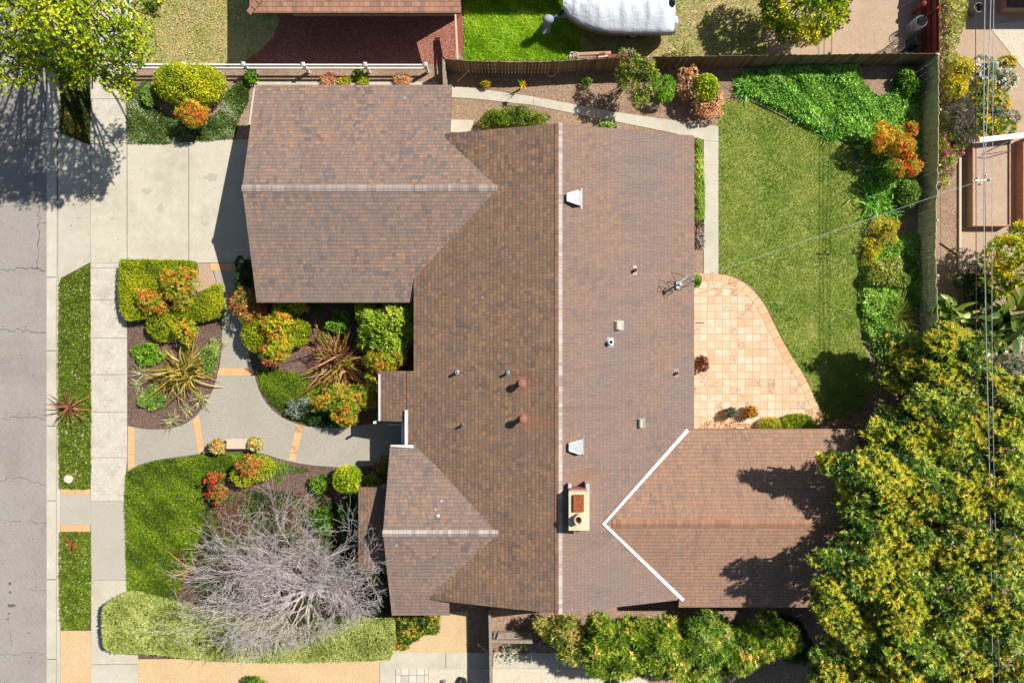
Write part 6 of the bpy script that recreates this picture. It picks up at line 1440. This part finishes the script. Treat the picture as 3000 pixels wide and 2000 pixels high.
tag(MB().box(PX(2037,.5), PX(2063,.5), PY(947,.5), PY(944.6,.5), 0.46, 0.50).build("awning_arm", 'plastic'), "thin dark arm reaching from the house wall over the patio", "bracket")
# rock, white box
def rock(label, px, py, r, seed, mat='rock', name="rock", zs=0.6):
    rng = np.random.default_rng(seed); p = P(px, py, 0.05); vs = []; n, m = 10, 6; fs = []
    for i in range(m+1):
        for k in range(n):
            th = math.pi*(0.02+0.96*i/m); a = 2*math.pi*k/n; q = r*(1+rng.normal(0, 0.10)); vs.append((p.x+q*math.sin(th)*math.cos(a), p.y+q*math.sin(th)*math.sin(a), max(0, 0.03+zs*r+q*zs*math.cos(th))))
    for i in range(m):
        for k in range(n): fs.append((i*n+k, (i+1)*n+k, (i+1)*n+(k+1) % n, i*n+(k+1) % n))
    fs += [tuple(range(n)), tuple(range(m*n, m*n+n))[::-1]]
    return MB().add(vs, fs).build(name, mat)
tag(rock("", 204, 1402, 0.2, 4), "single whitish rock in the long verge strip", "rock")
ub = thing("utility_box", "small white utility box under the twigs beside the long pale hedge", "utility box", tuple(P(1098, 1787, 0)))
p = P(1098, 1787, 0.45); MB().box(p.x-0.13, p.x+0.13, p.y-0.15, p.y+0.15, 0, 0.42).build("box_body", 'white', ub); MB().box(p.x-0.145, p.x+0.145, p.y-0.165, p.y+0.165, 0.42, 0.45).build("box_lid", 'white', ub)
# bottom edge oddments
for i, (x, y, r, lab, mt) in enumerate([(1300,1995,0.12,"round grey stone at the bottom edge beside the capped fence",'flash'),(1354,1993,0.22,"dark rounded object at the bottom edge left of the fence",'plastic'),(1795,1998,0.30,"large dark round pot top at the bottom edge below the tall shrubs",'plastic'),(2035,1992,0.26,"terracotta coloured boulder at the bottom edge below the tall shrubs",'terracotta')]):
    tag(rock("", x, y, r, 20+i, mt, "garden_boulder", 0.5), lab, "boulder")
rs = np.random.default_rng(9)
for i in range(9):
    x = 1475+i*15+rs.normal(0, 3); y = 1893+rs.normal(0, 8); o = rock("", x, y, 0.07+0.05*rs.random(), 40+i, 'flash', "cobble", 0.5); tag(o, "grey cobble in the short row below the timber beam", "cobble", "cobbles below the timber beam")
# white hoop
tag(MB().torus(tuple(P(1614, 215, 0.35)), 0.2, 0.012, 28, 6, (0.0, 0.5, 1)).build("plant_hoop", 'white'), "thin white hoop in the bed under the long fence", "hoop")
# lawn edging strips
for pts, lb in (([(2555,640),(2551,670),(2540,700),(2530,735),(2524,770),(2522,795)], "tan edging strip curving between the lawn and the yellow bushes of the right bed"), ([(2108,302),(2120,290),(2145,284),(2160,283)], "short pale edging arc at the top left corner of the lawn"),
                ([(2200,294),(2240,313),(2320,352),(2345,362)], "edging strip between the lawn and the geranium bank"), ([(2505,1250),(2470,1230),(2420,1240)], "edging strip at the lower tip of the lawn under the big tree")):
    tag(MB().tube([P(x, y, 0.07) for x, y in smooth_line(pts, 2)], 0.022, 6).build("lawn_edging", 'bedwood'), lb, "edging")

# ---------------- covered boat
def boat():
    zc, zg = 2.0, 1.35
    t = thing("covered_boat", "boat under a silver white tarp on its trailer in the yard above", "boat", tuple(P(1830, 20, 0)))
    # gunwale outline in photo pixels (lower half seen, upper mirrored about the centre line)
    low = [(1648,27),(1665,50),(1690,66),(1720,78),(1750,86),(1790,91),(1830,93),(1870,93),(1910,93),(1945,93),(1968,92)]
    rng = np.random.default_rng(3); st = []
    for (x, y) in low:
        p = P(x, y, zg); st.append((p.x, p.y))
    yc = P(1650, 20, zg).y
    n = 17; vs = []; xs = np.linspace(st[0][0], st[-1][0]+0.15, 46)
    gy = np.interp(xs, [s[0] for s in st], [s[1] for s in st])
    for i, x in enumerate(xs):
        u = i/(len(xs)-1); hw = yc-gy[i]+0.02+0.0
        bowz = zg+0.25*(1-min(1, u*2.2)); peak = 0.50*min(1, 0.25+u*3)*(1 if u < 0.9 else max(0.15, (1-u)/0.1))
        rib = max(0, 1-abs(((u*4.6) % 1.0)-0.5)*9)*0.09
        for k in range(n):
            v = -1+2*k/(n-1); a = abs(v)
            zz = bowz+(peak+rib)*(1-a**1.7)+0.02*math.sin(54*u+v*7)*(1-a)+0.016*math.sin(23*v+31*u)+0.010*math.sin(61*u-17*v+2*math.sin(9*v))+rng.normal(0, 0.002)
            vs.append((x, yc+v*hw, zz))
    fs = [(i*n+k, (i+1)*n+k, (i+1)*n+k+1, i*n+k+1) for i in range(len(xs)-1) for k in range(n-1)]
    # skirt
    b0 = len(vs)
    for i, x in enumerate(xs):
        hw = yc-gy[i]+0.03; u = i/(len(xs)-1); bowz = zg+0.25*(1-min(1, u*2.2))
        vs.append((x, yc-hw, bowz-0.14-0.03*math.sin(i*1.3))); vs.append((x, yc+hw, bowz-0.14))
    for i in range(len(xs)-1):
        fs.append((b0+2*i, b0+2*i+2, (i+1)*n, i*n)); fs.append((i*n+n-1, (i+1)*n+n-1, b0+2*i+3, b0+2*i+1))
    m = (len(xs)-1); fs.append(tuple(m*n+k for k in range(n))+(b0+2*m+1, b0+2*m))
    MB().add(vs, fs).build("boat_cover", 'tarp', t, smooth=True)
    # hull below
    hv, hf = [], []; m2 = 21
    for i in range(0, len(xs), 3):
        x = xs[i]; u = i/(len(xs)-1); hw = (yc-gy[i])*0.97; ke = 0.45+0.55*(1-min(1, u*2.4))**1.5
        for k in range(m2):
            v = -1+2*k/(m2-1); a = abs(v); hv.append((x+0.02, yc+v*hw*(1 if a > 0.99 else 1.0), zg-0.1-(zg-0.1-ke)*(1-a**14)))
    rws = len(hv)//m2
    for i in range(rws-1):
        for k in range(m2-1): hf.append((i*m2+k, i*m2+k+1, (i+1)*m2+k+1, (i+1)*m2+k))
    hf.append(tuple((rws-1)*m2+k for k in range(m2))); MB().add(hv, hf).build("hull", 'hull', t, smooth=True)
    # trailer
    tr = MB(); xa, xb = xs[0]-0.6, xs[-1]; tr.bar((xa, yc, 0.42), (xs[12], yc, 0.42), 0.09, 0.09)
    for s in (-1, 1): tr.bar((xs[12], yc, 0.42), (xs[22], yc+s*0.55, 0.4), 0.07, 0.09); tr.bar((xs[22], yc+s*0.55, 0.4), (xb-0.3, yc+s*0.55, 0.4), 0.07, 0.09)
    tr.bar((xs[30], yc-0.7, 0.34), (xs[30], yc+0.7, 0.34), 0.07, 0.07); trailer = tr.build("trailer_frame", 'galv', t)
    for s in (-1, 1):
        w = MB(); w.tube([(xs[30], yc+s*0.62, 0.31), (xs[30], yc+s*0.8, 0.31)], 0.31, 18); wh = w.build("wheel", 'plastic', t)
        MB().tube([(xs[30], yc+s*0.6, 0.31), (xs[30], yc+s*0.82, 0.31)], 0.16, 12).build("rim", 'galv', wh)
    # outboard at the stern, trolling motor in its grey bag at the bow
    ob = P(1976, 62, 1.2); MB().lathe((ob.x, ob.y, 0.85), [(0.06, 0), (0.12, 0.15), (0.14, 0.35), (0.1, 0.5), (0.04, 0.55)], 14, 1.3, 1.6).build("outboard_motor", 'tarp', t)
    nv = P(1968, 8, 1.6); MB().lathe((nv.x, nv.y, 1.0), [(0.1, 0), (0.18, 0.2), (0.2, 0.6), (0.12, 0.8), (0.05, 0.85)], 14, 0.8, 1.1).build("outboard_motor", 'navy', t)
    g = P(1606, 56, 1.3); mo = MB().lathe((g.x, g.y, 1.0), [(0.12, 0), (0.2, 0.1), (0.22, 0.3), (0.16, 0.42), (0.06, 0.46)], 14, 1.15, 0.9).build("bow_motor_cover", 'greycloth', t, smooth=True)
    MB().bar(P(1640, 45, 1.25), P(1616, 52, 1.3), 0.07, 0.05).build("motor_arm", 'blue', t)
    MB().bar(P(1652, 30, 1.35), P(1638, 46, 1.3), 0.12, 0.06).build("motor_mount", 'navy', t)
    g2 = P(1600, 75, 0.8); MB().add([(g2.x-0.15, g2.y-0.25, 0.5), (g2.x+0.18, g2.y-0.22, 0.5), (g2.x+0.2, g2.y+0.2, 1.1), (g2.x-0.1, g2.y+0.25, 1.12), (g2.x, g2.y, 0.4)], [(0,1,2,3),(0,4,1),(1,4,2),(2,4,3),(3,4,0)]).build("hanging_bag", 'greycloth', t)
boat()
# lumber and trellis behind the long fence
lt = thing("lumber_pile", "lumber and a broken trellis lying behind the long fence near the boat", "lumber", tuple(P(1720, 162, 0)))
for i, (x0, y0, x1, y1, mt) in enumerate([(1660,170,1775,164,'greywood'),(1668,165,1750,160,'stone'),(1752,166,1783,163,'stone'),(1784,165,1840,161,'redwood'),(1690,159,1790,155,'bedwood')]):
    MB().bar(P(x0, y0, 1.25+0.02*i), P(x1, y1, 1.25+0.02*i), 0.12, 0.06).build("plank", mt, lt)
tt = MB()
for (a, b) in [((1668,168),(1672,153)),((1672,153),(1694,154)),((1694,154),(1694,168)),((1668,168),(1694,154)),((1672,153),(1694,168)),((1682,153),(1681,168))]: tt.bar(P(*a, 1.35), P(*b, 1.35), 0.025, 0.03)
tt.build("trellis", 'stone', lt)
tag(MB().add([tuple(P(1755,156,1.4)), tuple(P(1772,153,1.42)), tuple(P(1773,161,1.36)), tuple(P(1752,160,1.4)), tuple(P(1755,156,1.3)), tuple(P(1772,153,1.3)), tuple(P(1773,161,1.3)), tuple(P(1752,160,1.3))], [(0,3,2,1),(4,5,6,7),(0,1,5,4),(1,2,6,5),(2,3,7,6),(3,0,4,7)]).build("red_board", 'redwood'), "small red board lying on the lumber behind the fence", "board")

# wire cages and rolls in the top right corner
def cage(label, px, py, R, h, mat, seed, rings=9, name="wire_roll", dense=26, tilt=0.0):
    p = P(px, py, h); t = MB()
    rng = np.random.default_rng(seed)
    for i in range(rings):
        z_ = 0.03+h*i/(rings-1); t.torus((p.x+tilt*(z_-h), p.y, z_), R*(1+rng.normal(0, 0.04)), 0.009, 22, 4, (rng.normal(0, 0.05), rng.normal(0, 0.05), 1))
    for k in range(dense):
        a = 2*math.pi*k/dense; t.tube([(p.x-tilt*h+R*math.cos(a), p.y+R*math.sin(a), 0), (p.x+R*math.cos(a+0.3), p.y+R*math.sin(a+0.3), h)], 0.006, 4)
    return tag(t.build(name, mat), label, "wire roll", "wire rolls in the top right corner")
cage("white wire roll standing beside the red fence, topmost of the rolls", 2699, 63, 0.27, 0.9, 'cablelite', 1)
cage("black wire roll below the white one by the red fence", 2700, 112, 0.25, 0.8, 'plastic', 2, 12, tilt=0.15)
cage("thin grey wire cage left of the black roll", 2632, 132, 0.26, 0.9, 'wirered', 3, 8, dense=16)
cage("dark blue wire roll touching the top of the corner fence", 2672, 152, 0.3, 0.45, 'navy', 4, 9)
tag(MB().lathe(tuple(P(2675, 38, 0)), [(0.09, 0), (0.11, 0.5), (0.12, 0.9), (0.05, 0.95)], 12).build("red_canister", 'redwood'), "small red canister against the red fence above the wire rolls", "canister")
# pot and objects right of the fence
pc = P(2868, 22, 0.5); tp = thing("large_planter", "round grey planter standing in the shade by the power lines", "planter", (pc.x, pc.y, 0))
mbf = MB(); prof = [(0.17, 0), (0.2, 0.25), (0.22, 0.5), (0.19, 0.51), (0.17, 0.35)]; n = 20
for r, zz in prof:
    for k in range(n): mbf.v.append((pc.x+r*math.cos(2*math.pi*k/n), pc.y+r*math.sin(2*math.pi*k/n), zz)); mbf.uv.append((0, 0))
for i in range(len(prof)-1):
    for k in range(n): mbf.f.append((i*n+k, i*n+(k+1) % n, (i+1)*n+(k+1) % n, (i+1)*n+k))
mbf.build("pot", 'wirered', tp); MB().lathe((pc.x, pc.y, 0.33), [(0.165, 0), (0.165, 0.02)], 16).build("soil", 'mulch', tp)
# unseen shade roof added beyond the frame to shadow the court, and a raised bed at the edge
def raised_bed(label, x0, y0, x1, y1, h, name="raised_bed", dirt='tandirt'):
    t = thing(name, label, "raised bed", tuple(P((x0+x1)/2, (y0+y1)/2, 0))); X0, X1, Y0, Y1 = PX(x0, h), PX(x1, h), PY(y1, h), PY(y0, h); w = 0.05
    MB().box(X0, X0+w, Y0+w, Y1-w, 0, h).build("side_board", 'bedwood', t); MB().box(X1-w, X1, Y0+w, Y1-w, 0, h).build("side_board", 'bedwood', t)
    MB().box(X0, X1, Y0, Y0+w, 0, h).build("end_board", 'bedwood', t); MB().box(X0, X1, Y1-w, Y1, 0, h).build("end_board", 'bedwood', t)
    MB().box(X0+w, X1-w, Y0+w, Y1-w, 0, h-0.07).build("soil", dirt, t)
    return t
raised_bed("empty raised bed of tan soil under the power lines", 2850, 408, 2961, 662, 0.45)
raised_bed("raised bed cut by the right edge of the photo", 2998, 405, 3110, 664, 0.45)
raised_bed("small raised bed cut by the top right corner", 2945, -60, 3100, 26, 0.45, dirt='mulch')
tag(MB().bar(P(2870, 410, 0.8), P(3040, 392, 0.8), 0.22, 0.03).build("white_board", 'white'), "white trellis board laid across the top of the raised bed", "board")
tag(MB().bar(P(2812, 462, 0.06), P(2812, 790, 0.06), 0.10, 0.09).build("edging_timber", 'stone'), "long pale timber edging left of the raised bed", "timber")
tag(MB().bar(P(2758, 710, 0.08), P(2825, 756, 0.08), 0.05, 0.05).build("fallen_pole", 'bedwood'), "thin fallen pole lying across the dirt beyond the fence", "pole")
for i, (a, b) in enumerate([((2875,455),(2965,440)), ((2890,445),(2975,405))]):
    tag(MB().tube([P(*a, 0.5), P((a[0]+b[0])/2, (a[1]+b[1])/2, 0.75), P(*b, 0.5)], 0.02, 6).build("dead_branch", 'bark'), ["dead branch lying level across the raised bed", "dead branch slanting across the top end of the raised bed"][i], "branch")
tag(MB().add(*(lambda: (lambda m: (m.v, m.f))(MB().prism([(PX(x, 3.0), PY(y, 3.0)) for x, y in rect(3139, -520, 3900, -108)], 2.9, 3.05)))()).build("patio_cover", 'greywood'), "unseen patio cover placed outside the top right corner to cast its shadow", "patio cover")

# ---------------- power lines, pole and service drop
WZ = 5.1
pole = P(2885, 525, WZ)
pl = thing("line_clamp", "metal clamp with white insulators hanging amid the power lines", "line clamp", (pole.x, pole.y, WZ-0.4))
MB().bar((pole.x-0.25, pole.y, WZ-0.2), (pole.x+0.25, pole.y, WZ-0.2), 0.05, 0.05).build("spreader_bar", 'galv', pl)
for dx, dy in ((-0.22, 0.06), (0.1, 0.16), (0.25, 0.0), (-0.1, -0.16)): MB().lathe((pole.x+dx, pole.y+dy, WZ-0.2), [(0.02, 0), (0.045, 0.04), (0.02, 0.08), (0.04, 0.12), (0.02, 0.16)], 10).build("insulator", 'cablelite', pl)
lab = ["leftmost thick black power line", "pale twisted power line through the line clamp", "thin dark power line running down from the line clamp", "slanting power line crossing the others", "rightmost thin green power line"]
lines = [([(2856,-300),(2858,0),(2859,400),(2860,800),(2859,1100),(2850,1500)], 0.013, 'cable', 4.9), ([(2889,-300),(2885,0),(2880,520),(2889,1000),(2900,1400),(2914,2400)], 0.014, 'cablelite', WZ-0.1),
         ([(2885,520),(2890,900),(2893,1100),(2905,1500),(2922,2400)], 0.010, 'cable', WZ-0.2), ([(2910,-300),(2903,0),(2893,300),(2884,520)], 0.014, 'cablelite', WZ-0.15), ([(2915,-300),(2911,0),(2907,500),(2905,1000),(2914,1500),(2929,2000),(2942,2500)], 0.010, 'cablelite', 5.0)]
for i, (pts, r, mt, zz) in enumerate(lines):
    tag(MB().tube([P(x, y, zz-0.0) for x, y in smooth_line(pts, 2)], r, 6).build("power_line", mt), lab[i], "power line", "power lines along the right edge")
a, b_ = hd+Vector((0.3, 0.12, 0.02)), Vector((pole.x, pole.y, WZ-0.3)); pts = []
for i in range(25):
    t_ = i/24; q = a.lerp(b_, t_); q.z -= 4*0.12*t_*(1-t_); pts.append(q)
tag(MB().tube(pts, 0.008, 6).build("service_drop", 'cablelite'), "service cable slanting over the lawn from the line clamp to the house mast", "cable")
